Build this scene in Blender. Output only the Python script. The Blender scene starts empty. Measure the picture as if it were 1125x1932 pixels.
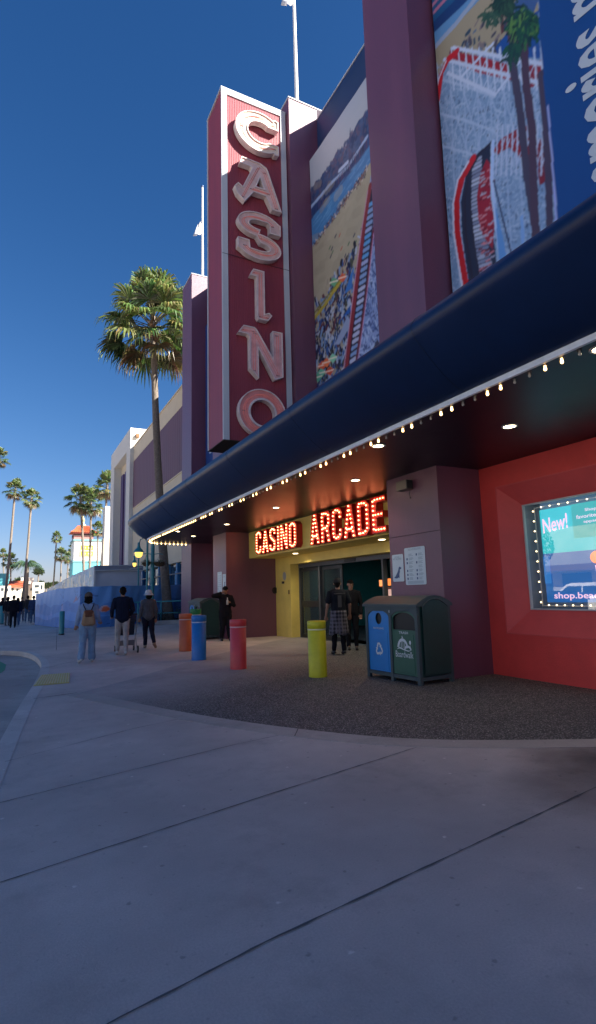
import bpy, bmesh, math, random
import numpy as np
from math import radians as R, sin, cos, pi
from mathutils import Vector, Matrix
from mathutils.geometry import tessellate_polygon

sc = bpy.context.scene
col = sc.collection
random.seed(7)

# ------------------------------------------------------------------ camera
W0, H0, FPX = 1125.0, 1932.0, 1035.5
YAW, PITCH, ROLL, CAMH = R(27.387), R(8.342), R(-1.5045), 1.5
fwd = Vector((sin(YAW)*cos(PITCH), cos(YAW)*cos(PITCH), sin(PITCH)))
rt0 = Vector((cos(YAW), -sin(YAW), 0)); up0 = rt0.cross(fwd)
rt = cos(ROLL)*rt0 + sin(ROLL)*up0
up = -sin(ROLL)*rt0 + cos(ROLL)*up0
cam = bpy.data.cameras.new('camera'); camo = bpy.data.objects.new('camera', cam); col.objects.link(camo)
M = Matrix.Identity(4)
for i in range(3):
    M[i][0] = rt[i]; M[i][1] = up[i]; M[i][2] = -fwd[i]
M[2][3] = CAMH
camo.matrix_world = M
cam.sensor_fit = 'VERTICAL'; cam.sensor_height = 24.0; cam.lens = FPX/H0*24.0
cam.clip_end = 3000; cam.clip_start = 0.05
sc.camera = camo

# ------------------------------------------------------------------ light
SUN = Vector((1.0, -1.0, 0.95)).normalized()
world = bpy.data.worlds.new('World'); sc.world = world; world.use_nodes = True
nt = world.node_tree; nt.nodes.clear()
sky = nt.nodes.new('ShaderNodeTexSky'); sky.sky_type = 'NISHITA'; sky.sun_disc = False
sky.sun_elevation = math.asin(SUN.z); sky.sun_rotation = math.atan2(SUN.x, SUN.y)
sky.air_density = 1.0; sky.dust_density = 0.6; sky.ozone_density = 2.2; sky.altitude = 0
bg = nt.nodes.new('ShaderNodeBackground'); bg.inputs[1].default_value = 0.055
out = nt.nodes.new('ShaderNodeOutputWorld')
sp_ = nt.nodes.new('ShaderNodeSeparateColor'); cb_ = nt.nodes.new('ShaderNodeCombineColor'); nt.links.new(sky.outputs[0], sp_.inputs[0])
for i_, (g_, k_) in enumerate(((1.50, .20), (1.08, .405), (.92, .72))):      # deepen the blue overhead, keep the pale horizon
    pw0 = nt.nodes.new('ShaderNodeMath'); pw0.operation = 'POWER'; pw0.inputs[1].default_value = g_; nt.links.new(sp_.outputs[i_], pw0.inputs[0])
    mu0 = nt.nodes.new('ShaderNodeMath'); mu0.operation = 'MULTIPLY'; mu0.inputs[1].default_value = k_; nt.links.new(pw0.outputs[0], mu0.inputs[0]); nt.links.new(mu0.outputs[0], cb_.inputs[i_])
nt.links.new(cb_.outputs[0], bg.inputs[0]); nt.links.new(bg.outputs[0], out.inputs[0])
sl = bpy.data.lights.new('sun', 'SUN'); sl.energy = 4.8; sl.angle = R(0.5); sl.color = (1.0, 0.93, 0.82)
so = bpy.data.objects.new('sun', sl); col.objects.link(so)
so.rotation_euler = SUN.to_track_quat('Z', 'Y').to_euler()
sc.view_settings.view_transform = 'Standard'; sc.view_settings.look = 'None'
sc.view_settings.exposure = 1.93; sc.view_settings.gamma = 1

# ------------------------------------------------------------------ photo pixel -> world helpers
def ray(x, y): return rt*((x-W0/2)/FPX) - up*((y-H0/2)/FPX) + fwd
def onX(x, y, X): d = ray(x, y); t = X/d.x; return Vector((X, t*d.y, CAMH+t*d.z))
def onY(x, y, Y): d = ray(x, y); t = Y/d.y; return Vector((t*d.x, Y, CAMH+t*d.z))
def onZ(x, y, Z=0.0): d = ray(x, y); t = (Z-CAMH)/d.z; return Vector((t*d.x, t*d.y, Z))

# ------------------------------------------------------------------ materials
MATS = {}
def lin(c):
    return tuple(((v/255)/12.92 if v/255 <= .04045 else ((v/255+.055)/1.055)**2.4) for v in c)
def mat(name, c, rough=.6, metal=0., spec=.5, var=0., vscale=3., bump=0., bscale=40., emit=None, estr=0., coat=0., streak=False, trans=0., dirt=0., scuff=0.):
    if name in MATS: return MATS[name]
    m = bpy.data.materials.new(name); m.use_nodes = True; t = m.node_tree; b = t.nodes['Principled BSDF']
    b.inputs['Base Color'].default_value = (*c, 1); b.inputs['Roughness'].default_value = rough
    b.inputs['Metallic'].default_value = metal; b.inputs['Specular IOR Level'].default_value = spec
    if coat: b.inputs['Coat Weight'].default_value = coat; b.inputs['Coat Roughness'].default_value = .08
    if trans: b.inputs['Transmission Weight'].default_value = trans
    tc = t.nodes.new('ShaderNodeTexCoord')
    if var:
        mp = t.nodes.new('ShaderNodeMapping'); mp.inputs['Scale'].default_value = (1, 1, .12) if streak else (1, 1, 1)
        n = t.nodes.new('ShaderNodeTexNoise'); n.inputs['Scale'].default_value = vscale; n.inputs['Detail'].default_value = 6
        n.inputs['Roughness'].default_value = .65
        mr = t.nodes.new('ShaderNodeMapRange'); mr.inputs[1].default_value = .3; mr.inputs[2].default_value = .7
        mr.inputs[3].default_value = 1-var; mr.inputs[4].default_value = 1+var
        mx = t.nodes.new('ShaderNodeVectorMath'); mx.operation = 'SCALE'; mx.inputs[0].default_value = c
        t.links.new(tc.outputs['Object'], mp.inputs[0]); t.links.new(mp.outputs[0], n.inputs[0])
        t.links.new(n.outputs['Fac'], mr.inputs[0]); t.links.new(mr.outputs[0], mx.inputs['Scale'])
        src = mx.outputs[0]
        if scuff:
            for sc_, lo_, hi_, k_ in ((11, .60, .70, .62), (38, .66, .72, 1.5)):
                n2 = t.nodes.new('ShaderNodeTexNoise'); n2.inputs['Scale'].default_value = sc_; n2.inputs['Detail'].default_value = 8; n2.inputs['Roughness'].default_value = .75
                t.links.new(tc.outputs['Object'], n2.inputs[0]); m3 = t.nodes.new('ShaderNodeMapRange'); m3.inputs[1].default_value = lo_; m3.inputs[2].default_value = hi_; m3.inputs[4].default_value = scuff
                t.links.new(n2.outputs['Fac'], m3.inputs[0]); x_ = t.nodes.new('ShaderNodeMix'); x_.data_type = 'RGBA'; t.links.new(m3.outputs[0], x_.inputs[0]); t.links.new(src, x_.inputs[6])
                cc_ = [min(.8, v*k_+(.05 if k_ > 1 else 0)) for v in c]; x_.inputs[7].default_value = (*cc_, 1); src = x_.outputs[2]
        t.links.new(src, b.inputs['Base Color'])
        r2 = t.nodes.new('ShaderNodeMapRange'); r2.inputs[3].default_value = max(0, rough-.08); r2.inputs[4].default_value = min(1, rough+.1)
        t.links.new(n.outputs['Fac'], r2.inputs[0]); t.links.new(r2.outputs[0], b.inputs['Roughness'])
    if bump:
        n = t.nodes.new('ShaderNodeTexNoise'); n.inputs['Scale'].default_value = bscale; n.inputs['Detail'].default_value = 4
        bp = t.nodes.new('ShaderNodeBump'); bp.inputs['Strength'].default_value = bump; bp.inputs['Distance'].default_value = .02
        t.links.new(tc.outputs['Object'], n.inputs[0]); t.links.new(n.outputs['Fac'], bp.inputs['Height'])
        t.links.new(bp.outputs[0], b.inputs['Normal'])
    if emit:
        b.inputs['Emission Color'].default_value = (*emit, 1); b.inputs['Emission Strength'].default_value = estr
    MATS[name] = m
    return m
def mat_attr(name, rough=.6, spec=.4, emit=0., trans=0., bump=0.):
    """colour comes from the mesh's own 'Col' attribute (printed artwork, leaf colours)"""
    if name in MATS: return MATS[name]
    m = bpy.data.materials.new(name); m.use_nodes = True; t = m.node_tree; b = t.nodes['Principled BSDF']
    a = t.nodes.new('ShaderNodeAttribute'); a.attribute_name = 'Col'
    t.links.new(a.outputs['Color'], b.inputs['Base Color']); b.inputs['Roughness'].default_value = rough
    b.inputs['Specular IOR Level'].default_value = spec
    if emit: t.links.new(a.outputs['Color'], b.inputs['Emission Color']); b.inputs['Emission Strength'].default_value = emit
    if trans:
        tr = t.nodes.new('ShaderNodeBsdfTranslucent'); ms = t.nodes.new('ShaderNodeMixShader'); ms.inputs[0].default_value = trans
        o = t.nodes['Material Output']; t.links.new(a.outputs['Color'], tr.inputs[0])
        t.links.new(b.outputs[0], ms.inputs[1]); t.links.new(tr.outputs[0], ms.inputs[2]); t.links.new(ms.outputs[0], o.inputs[0])
    if bump:
        tc = t.nodes.new('ShaderNodeTexCoord'); n = t.nodes.new('ShaderNodeTexNoise'); n.inputs['Scale'].default_value = 1.6; n.inputs['Detail'].default_value = 3
        bp = t.nodes.new('ShaderNodeBump'); bp.inputs['Strength'].default_value = bump; bp.inputs['Distance'].default_value = .1
        t.links.new(tc.outputs['Object'], n.inputs[0]); t.links.new(n.outputs['Fac'], bp.inputs['Height']); t.links.new(bp.outputs[0], b.inputs['Normal'])
    MATS[name] = m
    return m

plum = mat('plum_paint', (.152, .050, .090), .42, spec=.85, var=.16, vscale=1.1, scuff=.35, bump=.25, bscale=60, streak=True)
signred = mat('sign_panel_paint', (.265, .042, .065), .55, var=.16, vscale=2.2, streak=True, bump=.1, bscale=90)
trimw = mat('sign_trim', (.50, .53, .56), .45, var=.08, vscale=2, streak=True)
letterw = mat('letter_enamel', (.66, .40, .39), .4, var=.22, vscale=4, bump=.1, bscale=30)
letterrim = mat('letter_rim', (.72, .62, .60), .45, var=.2, vscale=5)
navy = mat('navy_paint', (.004, .018, .070), .36, spec=.32, var=.14, vscale=1.4, bump=.02, bscale=1.6, streak=True)
rail = mat('rail_metal', (.74, .77, .80), .4, var=.1, vscale=6)
redwall = mat('red_wall_paint', (.66, .058, .055), .6, var=.13, vscale=1.1, scuff=.3, bump=.25, bscale=55)
pinkframe = mat('rose_frame_paint', (.64, .085, .09), .6, var=.10, vscale=1.6, scuff=.3, bump=.2, bscale=50)
yellow = mat('yellow_wall_paint', (.84, .66, .17), .5, var=.10, vscale=1.5, scuff=.2, bump=.08, bscale=40)
darkmetal = mat('dark_metal', (.02, .023, .027), .4, var=.1, vscale=6)
greymetal = mat('grey_metal', (.085, .092, .105), .45, var=.12, vscale=6)
black = mat('black_plastic', (.008, .008, .010), .5)
cream = mat('cream_stucco', (.60, .52, .38), .8, var=.06, vscale=1, bump=.1, bscale=25)
white_paint = mat('white_paint', (.72, .72, .70), .55, var=.06, vscale=2)
purple_panel = mat('purple_panel', (.13, .06, .09), .6, var=.08, vscale=1, streak=True)
teal = mat('teal_paint', (.02, .22, .26), .4, var=.1, vscale=5)
warm_bulb = mat('warm_bulb_glass', (.9, .7, .4), .2, emit=(1, .62, .24), estr=2.2)
off_bulb = mat('unlit_bulb_glass', (.35, .33, .31), .12, spec=.8)
red_bulb = mat('sign_bulb_glass', (.9, .5, .4), .2, emit=(1, .36, .14), estr=3.6)
redletter = mat('red_letter_paint', (.72, .03, .02), .4, var=.1, vscale=8)
paper = mat('paper', (.62, .68, .72), .5)
printed = mat_attr('printed_vinyl', .5, .35)
leafm = mat_attr('palm_leaf', .4, .5, trans=.38)
trunkm = mat('palm_trunk', (.17, .14, .115), .9, var=.35, vscale=9, bump=.6, bscale=14)

# ------------------------------------------------------------------ mesh helpers
class MB:
    def __init__(s): s.v = []; s.f = []; s.mi = []; s.sm = []; s.c = []
    def add(s, vs, fs, mi=0, smooth=False, c=None):
        o = len(s.v); s.v += [tuple(p) for p in vs]
        for f in fs: s.f.append([i+o for i in f]); s.mi.append(mi); s.sm.append(smooth); s.c.append(c)
        return s
    def box(s, a, b, mi=0, bev=0., c=None):
        x0, y0, z0 = [min(p, q) for p, q in zip(a, b)]; x1, y1, z1 = [max(p, q) for p, q in zip(a, b)]
        if bev:
            bm = bmesh.new(); bmesh.ops.create_cube(bm, size=1)
            for v in bm.verts: v.co = Vector(((x0+x1)/2+v.co.x*(x1-x0), (y0+y1)/2+v.co.y*(y1-y0), (z0+z1)/2+v.co.z*(z1-z0)))
            bmesh.ops.bevel(bm, geom=list(bm.edges), offset=bev, segments=2, affect='EDGES', profile=.5)
            bm.verts.index_update()
            s.add([v.co[:] for v in bm.verts], [[v.index for v in f.verts] for f in bm.faces], mi, False, c); bm.free(); return s
        vs = [(x0,y0,z0),(x1,y0,z0),(x1,y1,z0),(x0,y1,z0),(x0,y0,z1),(x1,y0,z1),(x1,y1,z1),(x0,y1,z1)]
        return s.add(vs, [(0,3,2,1),(4,5,6,7),(0,1,5,4),(1,2,6,5),(2,3,7,6),(3,0,4,7)], mi, False, c)
    def tube(s, pts, rads, n=10, mi=0, cap=True, c=None):
        pts = [Vector(p) for p in pts]
        if not hasattr(rads, '__len__'): rads = [rads]*len(pts)
        vs = []; fs = []; prev = None
        for i, p in enumerate(pts):
            d = (pts[min(i+1, len(pts)-1)] - pts[max(i-1, 0)]).normalized()
            a = prev if prev is not None else (Vector((1, 0, 0)) if abs(d.x) < .9 else Vector((0, 1, 0)))
            a = (a - d*a.dot(d)).normalized(); b = d.cross(a); prev = a
            for k in range(n):
                t = 2*pi*k/n; vs.append(p + (a*cos(t)+b*sin(t))*rads[i])
        for i in range(len(pts)-1):
            for k in range(n):
                k2 = (k+1) % n; fs.append((i*n+k, i*n+k2, (i+1)*n+k2, (i+1)*n+k))
        s.add(vs, fs, mi, True, c)
        if cap:
            o = len(s.v); L = len(pts)
            s.add(vs[:n], [tuple(range(n))[::-1]], mi, False, c); s.add(vs[-n:], [tuple(range(n))], mi, False, c)
        return s
    def lathe(s, c0, prof, n=24, mi=0, c=None):
        """prof: list of (radius, z)"""
        vs = []; fs = []
        for r, z in prof:
            for k in range(n):
                t = 2*pi*k/n; vs.append((c0[0]+r*cos(t), c0[1]+r*sin(t), c0[2]+z))
        for i in range(len(prof)-1):
            for k in range(n):
                k2 = (k+1) % n; fs.append((i*n+k, i*n+k2, (i+1)*n+k2, (i+1)*n+k))
        return s.add(vs, fs, mi, True, c)
    def ball(s, p, r, n=8, mi=0, c=None, sz=1.):
        vs = []; fs = []; m = n//2+1
        for i in range(m+1):
            th = pi*i/m
            for k in range(n):
                t = 2*pi*k/n; vs.append((p[0]+r*sin(th)*cos(t), p[1]+r*sin(th)*sin(t), p[2]+r*sz*cos(th)))
        for i in range(m):
            for k in range(n):
                k2 = (k+1) % n; fs.append((i*n+k, (i+1)*n+k, (i+1)*n+k2, i*n+k2))
        return s.add(vs, fs, mi, True, c)
    def prism(s, loops, fn, d0, d1, mi=0, side_mi=None, front=True, back=True, c=None):
        """loops: outer + holes of (u,v); fn(u,v,d)->xyz ; extruded from d0 to d1 (d1 = front)"""
        if side_mi is None: side_mi = mi
        L = [[Vector((u, v, 0)) for u, v in lp] for lp in loops]
        tris = tessellate_polygon(L); flat = [p for lp in L for p in lp]
        if front: s.add([fn(p.x, p.y, d1) for p in flat], [tuple(t) for t in tris], mi, False, c)
        if back: s.add([fn(p.x, p.y, d0) for p in flat], [tuple(t)[::-1] for t in tris], mi, False, c)
        for lp in L:
            n = len(lp)
            vs = [fn(p.x, p.y, d0) for p in lp] + [fn(p.x, p.y, d1) for p in lp]
            s.add(vs, [(i, (i+1) % n, n+(i+1) % n, n+i) for i in range(n)], side_mi, False, c)
        return s
    def build(s, name, mats, parent=None, label=None, weld=False):
        me = bpy.data.meshes.new(name); me.from_pydata(s.v, [], s.f)
        if not isinstance(mats, (list, tuple)): mats = [mats]
        for m in mats: me.materials.append(m)
        me.polygons.foreach_set('material_index', s.mi); me.polygons.foreach_set('use_smooth', s.sm)
        if any(c is not None for c in s.c):
            ca = me.color_attributes.new('Col', 'FLOAT_COLOR', 'CORNER'); arr = []
            for f, c in zip(s.f, s.c): arr += list((*(c or (.5, .5, .5)), 1.0))*len(f)
            ca.data.foreach_set('color', arr)
        me.update()
        if weld:
            bm = bmesh.new(); bm.from_mesh(me); bmesh.ops.remove_doubles(bm, verts=bm.verts, dist=1e-5); bm.to_mesh(me); bm.free()
        bm = bmesh.new(); bm.from_mesh(me); bmesh.ops.recalc_face_normals(bm, faces=bm.faces); bm.to_mesh(me); bm.free()
        o = bpy.data.objects.new(name, me); col.objects.link(o)
        if parent is not None:
            o.parent = parent
        if label: o['label'] = label
        return o
def tag(o, label, cat, group=None, kind=None):
    if label: o['label'] = label
    if cat: o['category'] = cat
    if group: o['group'] = group
    if kind: o['kind'] = kind
    return o
def thing(name, loc, rz, label, cat, group=None):
    o = bpy.data.objects.new(name, None); col.objects.link(o); o.location = loc; o.rotation_euler = (0, 0, rz)
    o.empty_display_size = .2
    return tag(o, label, cat, group)
def dup(o, parent=None):
    c = o.copy(); col.objects.link(c); c.parent = parent
    for ch in list(o.children): dup(ch, c)
    return c
def struct(o): o['kind'] = 'structure'; return o
TEXT_CACHE = {}
def text_mb(s, height, width=None, shear=0., offset=0., space=1.):
    """letters of a string as triangles in the (u,v) plane, left-bottom at 0,0"""
    cu = bpy.data.curves.new('t', 'FONT'); cu.body = s; cu.size = 1; cu.shear = shear; cu.offset = offset; cu.space_character = space
    cu.resolution_u = 3
    o = bpy.data.objects.new('t', cu); col.objects.link(o); dg = bpy.context.evaluated_depsgraph_get(); dg.update()
    me = bpy.data.meshes.new_from_object(o.evaluated_get(dg))
    v = np.array([p.co[:] for p in me.vertices]); f = [list(p.vertices) for p in me.polygons]
    bpy.data.objects.remove(o); bpy.data.curves.remove(cu); bpy.data.meshes.remove(me)
    v[:, :2] -= v[:, :2].min(0); mx = v[:, :2].max(0)
    v[:, 1] *= height/mx[1]; v[:, 0] *= (width/mx[0] if width else height/mx[1])
    return v[:, :2], f
def text(name, s, height, fn, m, parent, width=None, **k):
    v, f = text_mb(s, height, width, **k); mb = MB(); mb.add([fn(a, b) for a, b in v], f)
    return mb.build(name, m, parent)

# ------------------------------------------------------------------ painted canvas (artwork as vertex colours on a fine sheet)
class Canvas:
    def __init__(s, u0, u1, v0, v1, res, base):
        s.nu = int((u1-u0)/res)+1; s.nv = int((v1-v0)/res)+1
        s.us = np.linspace(u0, u1, s.nu); s.vs = np.linspace(v0, v1, s.nv)
        s.U, s.V = np.meshgrid(s.us, s.vs); s.C = np.zeros(s.U.shape+(3,)); s.C[:] = lin(base)
    def poly(s, pts, c, a=1.):
        x, y = s.U, s.V; ins = np.zeros(x.shape, bool); n = len(pts)
        for i in range(n):
            x1, y1 = pts[i]; x2, y2 = pts[(i+1) % n]
            if y1 == y2: continue
            cnd = ((y1 > y) != (y2 > y)) & (x < (x2-x1)*(y-y1)/(y2-y1)+x1); ins ^= cnd
        s.C[ins] = s.C[ins]*(1-a)+np.array(lin(c))*a
    def line(s, pts, w, c, a=1.):
        for (x1, y1), (x2, y2) in zip(pts[:-1], pts[1:]):
            d2 = (x2-x1)**2+(y2-y1)**2+1e-9
            j0, j1 = np.searchsorted(s.us, [min(x1, x2)-w, max(x1, x2)+w]); i0, i1 = np.searchsorted(s.vs, [min(y1, y2)-w, max(y1, y2)+w])
            U = s.U[i0:i1, j0:j1]; V = s.V[i0:i1, j0:j1]
            if U.size == 0: continue
            t = np.clip(((U-x1)*(x2-x1)+(V-y1)*(y2-y1))/d2, 0, 1)
            m = (U-x1-t*(x2-x1))**2+(V-y1-t*(y2-y1))**2 < (w/2)**2
            sub = s.C[i0:i1, j0:j1]; sub[m] = sub[m]*(1-a)+np.array(lin(c))*a
    def blur(s, n=1):
        for _ in range(n):
            for ax in (0, 1):
                p = np.pad(s.C, [(1, 1) if a == ax else (0, 0) for a in range(3)], mode='edge')
                s.C = (np.take(p, range(0, s.C.shape[ax]), ax)+2*s.C+np.take(p, range(2, s.C.shape[ax]+2), ax))/4
    def build(s, name, fn, m, parent):
        me = bpy.data.meshes.new(name)
        vs = [fn(u, v) for u, v in zip(s.U.ravel(), s.V.ravel())]
        n = s.nu; fs = [(i*n+j, i*n+j+1, (i+1)*n+j+1, (i+1)*n+j) for i in range(s.nv-1) for j in range(n-1)]
        me.from_pydata(vs, [], fs); me.materials.append(m)
        ca = me.color_attributes.new('Col', 'FLOAT_COLOR', 'POINT')
        ca.data.foreach_set('color', np.concatenate([np.clip(s.C*1.25, 0, 1), np.ones(s.U.shape+(1,))], 2).astype('f').ravel())
        me.update(); o = bpy.data.objects.new(name, me); col.objects.link(o); o.parent = parent
        return o
rng = np.random.default_rng(5)

# ================================================================== GROUND
def ground_material(name, base, tint, agg=0., mask=None):
    m = bpy.data.materials.new(name); m.use_nodes = True; t = m.node_tree; b = t.nodes['Principled BSDF']; L = t.links.new
    tc = t.nodes.new('ShaderNodeTexCoord'); N = t.nodes.new
    def noise(scale, det=6, rough=.6):
        n = N('ShaderNodeTexNoise'); n.inputs['Scale'].default_value = scale; n.inputs['Detail'].default_value = det
        n.inputs['Roughness'].default_value = rough; L(tc.outputs['Object'], n.inputs[0]); return n
    def ramp(src, a, b_, lo, hi):
        r = N('ShaderNodeMapRange'); r.inputs[1].default_value = a; r.inputs[2].default_value = b_
        r.inputs[3].default_value = lo; r.inputs[4].default_value = hi; L(src, r.inputs[0]); return r.outputs[0]
    def mixc(f, a, c):
        x = N('ShaderNodeMix'); x.data_type = 'RGBA'
        L(f, x.inputs[0]) if not isinstance(f, float) else None
        if isinstance(a, tuple): x.inputs[6].default_value = (*a, 1)
        else: L(a, x.inputs[6])
        if isinstance(c, tuple): x.inputs[7].default_value = (*c, 1)
        else: L(c, x.inputs[7])
        return x.outputs[2]
    big = noise(.45, 5); mid = noise(3.2, 7, .7); fine = noise(90, 3, .6)
    c = mixc(ramp(big.outputs[0], .35, .65, 0, 1), tuple(v*.78 for v in base), tuple(v*1.16 for v in base))
    c = mixc(ramp(mid.outputs[0], .45, .75, 0, .45), c, tint)
    c = mixc(ramp(fine.outputs[0], .35, .7, 0, .35), c, tuple(v*.6 for v in base))
    st1 = noise(1.15, 9, .72); c = mixc(ramp(st1.outputs[0], .52, .68, 0, .5), c, tuple(v*.55 for v in base))
    st2 = noise(7.5, 5, .8); c = mixc(ramp(st2.outputs[0], .64, .74, 0, .5), c, tuple(v*.5 for v in base))
    # gum spots / specks
    for sc_, th, cc in ((1.9, .030, tuple(v*.42 for v in base)), (1.15, .019, tuple(min(.9, v*1.6) for v in base)), (4.7, .045, tuple(v*.66 for v in base))):
        v = N('ShaderNodeTexVoronoi'); v.voronoi_dimensions = '2D'; v.inputs['Scale'].default_value = sc_; v.inputs['Randomness'].default_value = 1
        nn = noise(30, 2); ad = N('ShaderNodeVectorMath'); ad.operation = 'MULTIPLY_ADD'; L(nn.outputs['Color'], ad.inputs[0])
        ad.inputs[1].default_value = (.03, .03, 0); L(tc.outputs['Object'], ad.inputs[2]); L(ad.outputs[0], v.inputs['Vector'])
        c = mixc(ramp(v.outputs['Distance'], th*.4, th, .62, 0), c, cc)
    if agg:
        v = N('ShaderNodeTexVoronoi'); v.inputs['Scale'].default_value = 62; L(tc.outputs['Object'], v.inputs['Vector'])
        sp = N('ShaderNodeSeparateColor'); L(v.outputs['Color'], sp.inputs[0])
        cc = mixc(ramp(sp.outputs[0], .1, .95, 0, 1), (.07, .068, .072), (.44, .41, .40))
        cc = mixc(ramp(sp.outputs[1], .9, .93, 0, 1), cc, (.62, .57, .5))
        pb = mixc(ramp(v.outputs['Distance'], .2, .55, 0, .9), cc, (.06, .055, .053))
        if mask:
            gx, gy, g0, g1 = mask
            s3 = N('ShaderNodeSeparateXYZ'); L(tc.outputs['Object'], s3.inputs[0])
            d = N('ShaderNodeVectorMath'); d.operation = 'DOT_PRODUCT'; L(tc.outputs['Object'], d.inputs[0]); d.inputs[1].default_value = (gx, gy, 0)
            ad = N('ShaderNodeMath'); ad.operation = 'MULTIPLY_ADD'; L(mid.outputs[0], ad.inputs[0]); ad.inputs[1].default_value = 1.6; L(d.outputs['Value'], ad.inputs[2])
            c = mixc(ramp(ad.outputs[0], g0, g1, 0, 1), pb, c)
        else: c = pb
        fine = v
    L(c, b.inputs['Base Color']); b.inputs['Roughness'].default_value = .8; b.inputs['Specular IOR Level'].default_value = .35
    L(ramp(mid.outputs[0], .3, .7, .62, .9), b.inputs['Roughness'])
    bp = N('ShaderNodeBump'); bp.inputs['Strength'].default_value = .5 if agg else .25; bp.inputs['Distance'].default_value = .006
    L(fine.outputs[0], bp.inputs['Height']); L(bp.outputs[0], b.inputs['Normal'])
    return m
m_side = ground_material('pavement_concrete', (.60, .50, .45), (.52, .435, .39))
m_far = ground_material('plaza_concrete', (.56, .48, .43), (.49, .42, .38))
m_road = ground_material('asphalt', (.42, .37, .34), (.36, .32, .295))
m_agg = ground_material('exposed_aggregate', (.46, .40, .375), (.40, .35, .33), agg=1., mask=(-.65, .76, 4.9, 7.0))
m_band = ground_material('band_concrete', (.48, .42, .38), (.42, .37, .335))
m_stain = mat('joint_dirt', (.12, .115, .112), .95)

def sheet(name, pts, z, m, thick=None):
    mb = MB(); mb.prism([[(p[0], p[1]) for p in pts]], lambda u, v, d: (u, v, d), z-(thick or .05), z, back=False)
    o = mb.build(name, m); return struct(o)
def curve_pts(pts, n=8):
    """Catmull-Rom through points"""
    out_ = []; P = [pts[0]]+list(pts)+[pts[-1]]
    for i in range(1, len(P)-2):
        p0, p1, p2, p3 = [np.array(p, float) for p in P[i-1:i+3]]
        for k in range(n):
            t = k/n; out_.append(tuple(.5*((2*p1)+(-p0+p2)*t+(2*p0-5*p1+4*p2-p3)*t*t+(-p0+3*p1-3*p2+p3)*t**3)))
    out_.append(tuple(pts[-1])); return out_
kerb_line = curve_pts([(-.95, -6), (-.75, -2), (-.52, 1.5), (-.28, 4.4), (-.05, 7.0), (.18, 9.3), (.40, 11.2), (.58, 13.2), (.66, 15.0), (.55, 17.0), (.25, 18.4), (-.35, 19.2), (-1.6, 19.8), (-4, 20.2), (-9, 20.4), (-14, 20.4)])
gm = MB(); gm.add([(-900, -400, -.13), (900, -400, -.13), (900, 1500, -.13), (-900, 1500, -.13)], [(0, 1, 2, 3)])
struct(gm.build('ground', m_road))
# pavement: everything right of / beyond the kerb
pv = [(p[0], p[1]) for p in kerb_line]
walk = pv + [(-60, 20.4), (-60, 75), (60, 75), (60, -6)]
sheet('pavement', walk, 0, m_side, .13)
# kerb stones, a hair proud of the slab
kb = MB(); n = len(kerb_line); offs = []
for i, p in enumerate(kerb_line):
    a = Vector(kerb_line[max(i-1, 0)]); b = Vector(kerb_line[min(i+1, n-1)]); d = (b-a).normalized(); offs.append(Vector((d.y, -d.x)))
w = .17
vs = []
for p, o in zip(kerb_line, offs):
    vs += [(p[0]-o.x*.01, p[1]-o.y*.01, -.12), (p[0]-o.x*.005, p[1]-o.y*.005, .004), (p[0]+o.x*w, p[1]+o.y*w, .004), (p[0]+o.x*w, p[1]+o.y*w, -.02)]
kb.add(vs, [(i*4+j, i*4+4+j, i*4+5+j, i*4+1+j) for i in range(n-1) for j in range(3)])
m_kerb = ground_material('kerb_concrete', (.60, .55, .51), (.50, .46, .43))
struct(kb.build('kerb', m_kerb))
# aggregate apron in front of the arcade, and its curved concrete border band
inner = curve_pts([(8.4, 2.25), (6.6, 2.95), (5.14, 3.71), (3.75, 4.61), (2.87, 5.71), (2.05, 7.26), (1.33, 9.09), (1.05, 9.75)])
outer = curve_pts([(8.3, 2.02), (6.45, 2.74), (4.92, 3.52), (3.57, 4.39), (2.68, 5.42), (1.84, 7.0), (1.12, 8.8), (.82, 9.55)])
sheet('aggregate_apron', inner + [(1.9, 10.6), (3.1, 12.0), (4.6, 13.6), (6.6, 15.5), (9.5, 17.9), (9.5, 2.25)], .004, m_agg, .01)
sheet('border_band', [(p[0], p[1]) for p in outer] + [(p[0], p[1]) for p in inner[::-1]], .005, m_band, .012)
# slab joints: saw-cut lines, slightly wandering
jm = MB()
def joint(pts, w=.012, z=.0045):
    P = []
    for (a, b), (c_, d_) in zip(pts[:-1], pts[1:]):
        k = max(2, int(math.hypot(c_-a, d_-b)/.07))
        for i in range(k): P.append((a+(c_-a)*i/k, b+(d_-b)*i/k))
    P.append(pts[-1]); vs = []
    for i, p in enumerate(P):
        q = P[min(i+1, len(P)-1)]; r = P[max(i-1, 0)]; d = Vector((q[0]-r[0], q[1]-r[1])).normalized()
        ww = w*random.uniform(.35, 1.15)/2; ox = random.uniform(-.0022, .0022)
        vs += [(p[0]-d.y*(ww+ox), p[1]+d.x*(ww+ox), z), (p[0]+d.y*(ww-ox), p[1]-d.x*(ww-ox), z)]
    jm.add(vs, [(2*i, 2*i+2, 2*i+3, 2*i+1) for i in range(len(P)-1)])
joint([(-.55, 2.12), (.34, 2.27), (1.04, 2.42), (2.25, 2.61), (3.95, 2.88), (7.4, 3.35)], .014, .0045)
joint([(-.18, 3.55), (1.75, 4.02), (3.5, 4.42)], .012)
joint([(-.10, 4.91), (2.04, 5.47), (2.72, 5.58)], .011)
joint([(.0, 6.1), (1.3, 6.75), (1.9, 6.95)], .010)
joint([(2.70, 5.42), (2.89, 5.71), (3.6, 6.3), (5.3, 7.9)], .012, .0095)
joint([(-.9, .6), (3.6, 1.15), (7.4, 1.6)], .012)
joint([(.35, 9.6), (.98, 9.75)], .03); joint([(4.3, -2.5), (4.45, 2.9)], .011)
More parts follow.
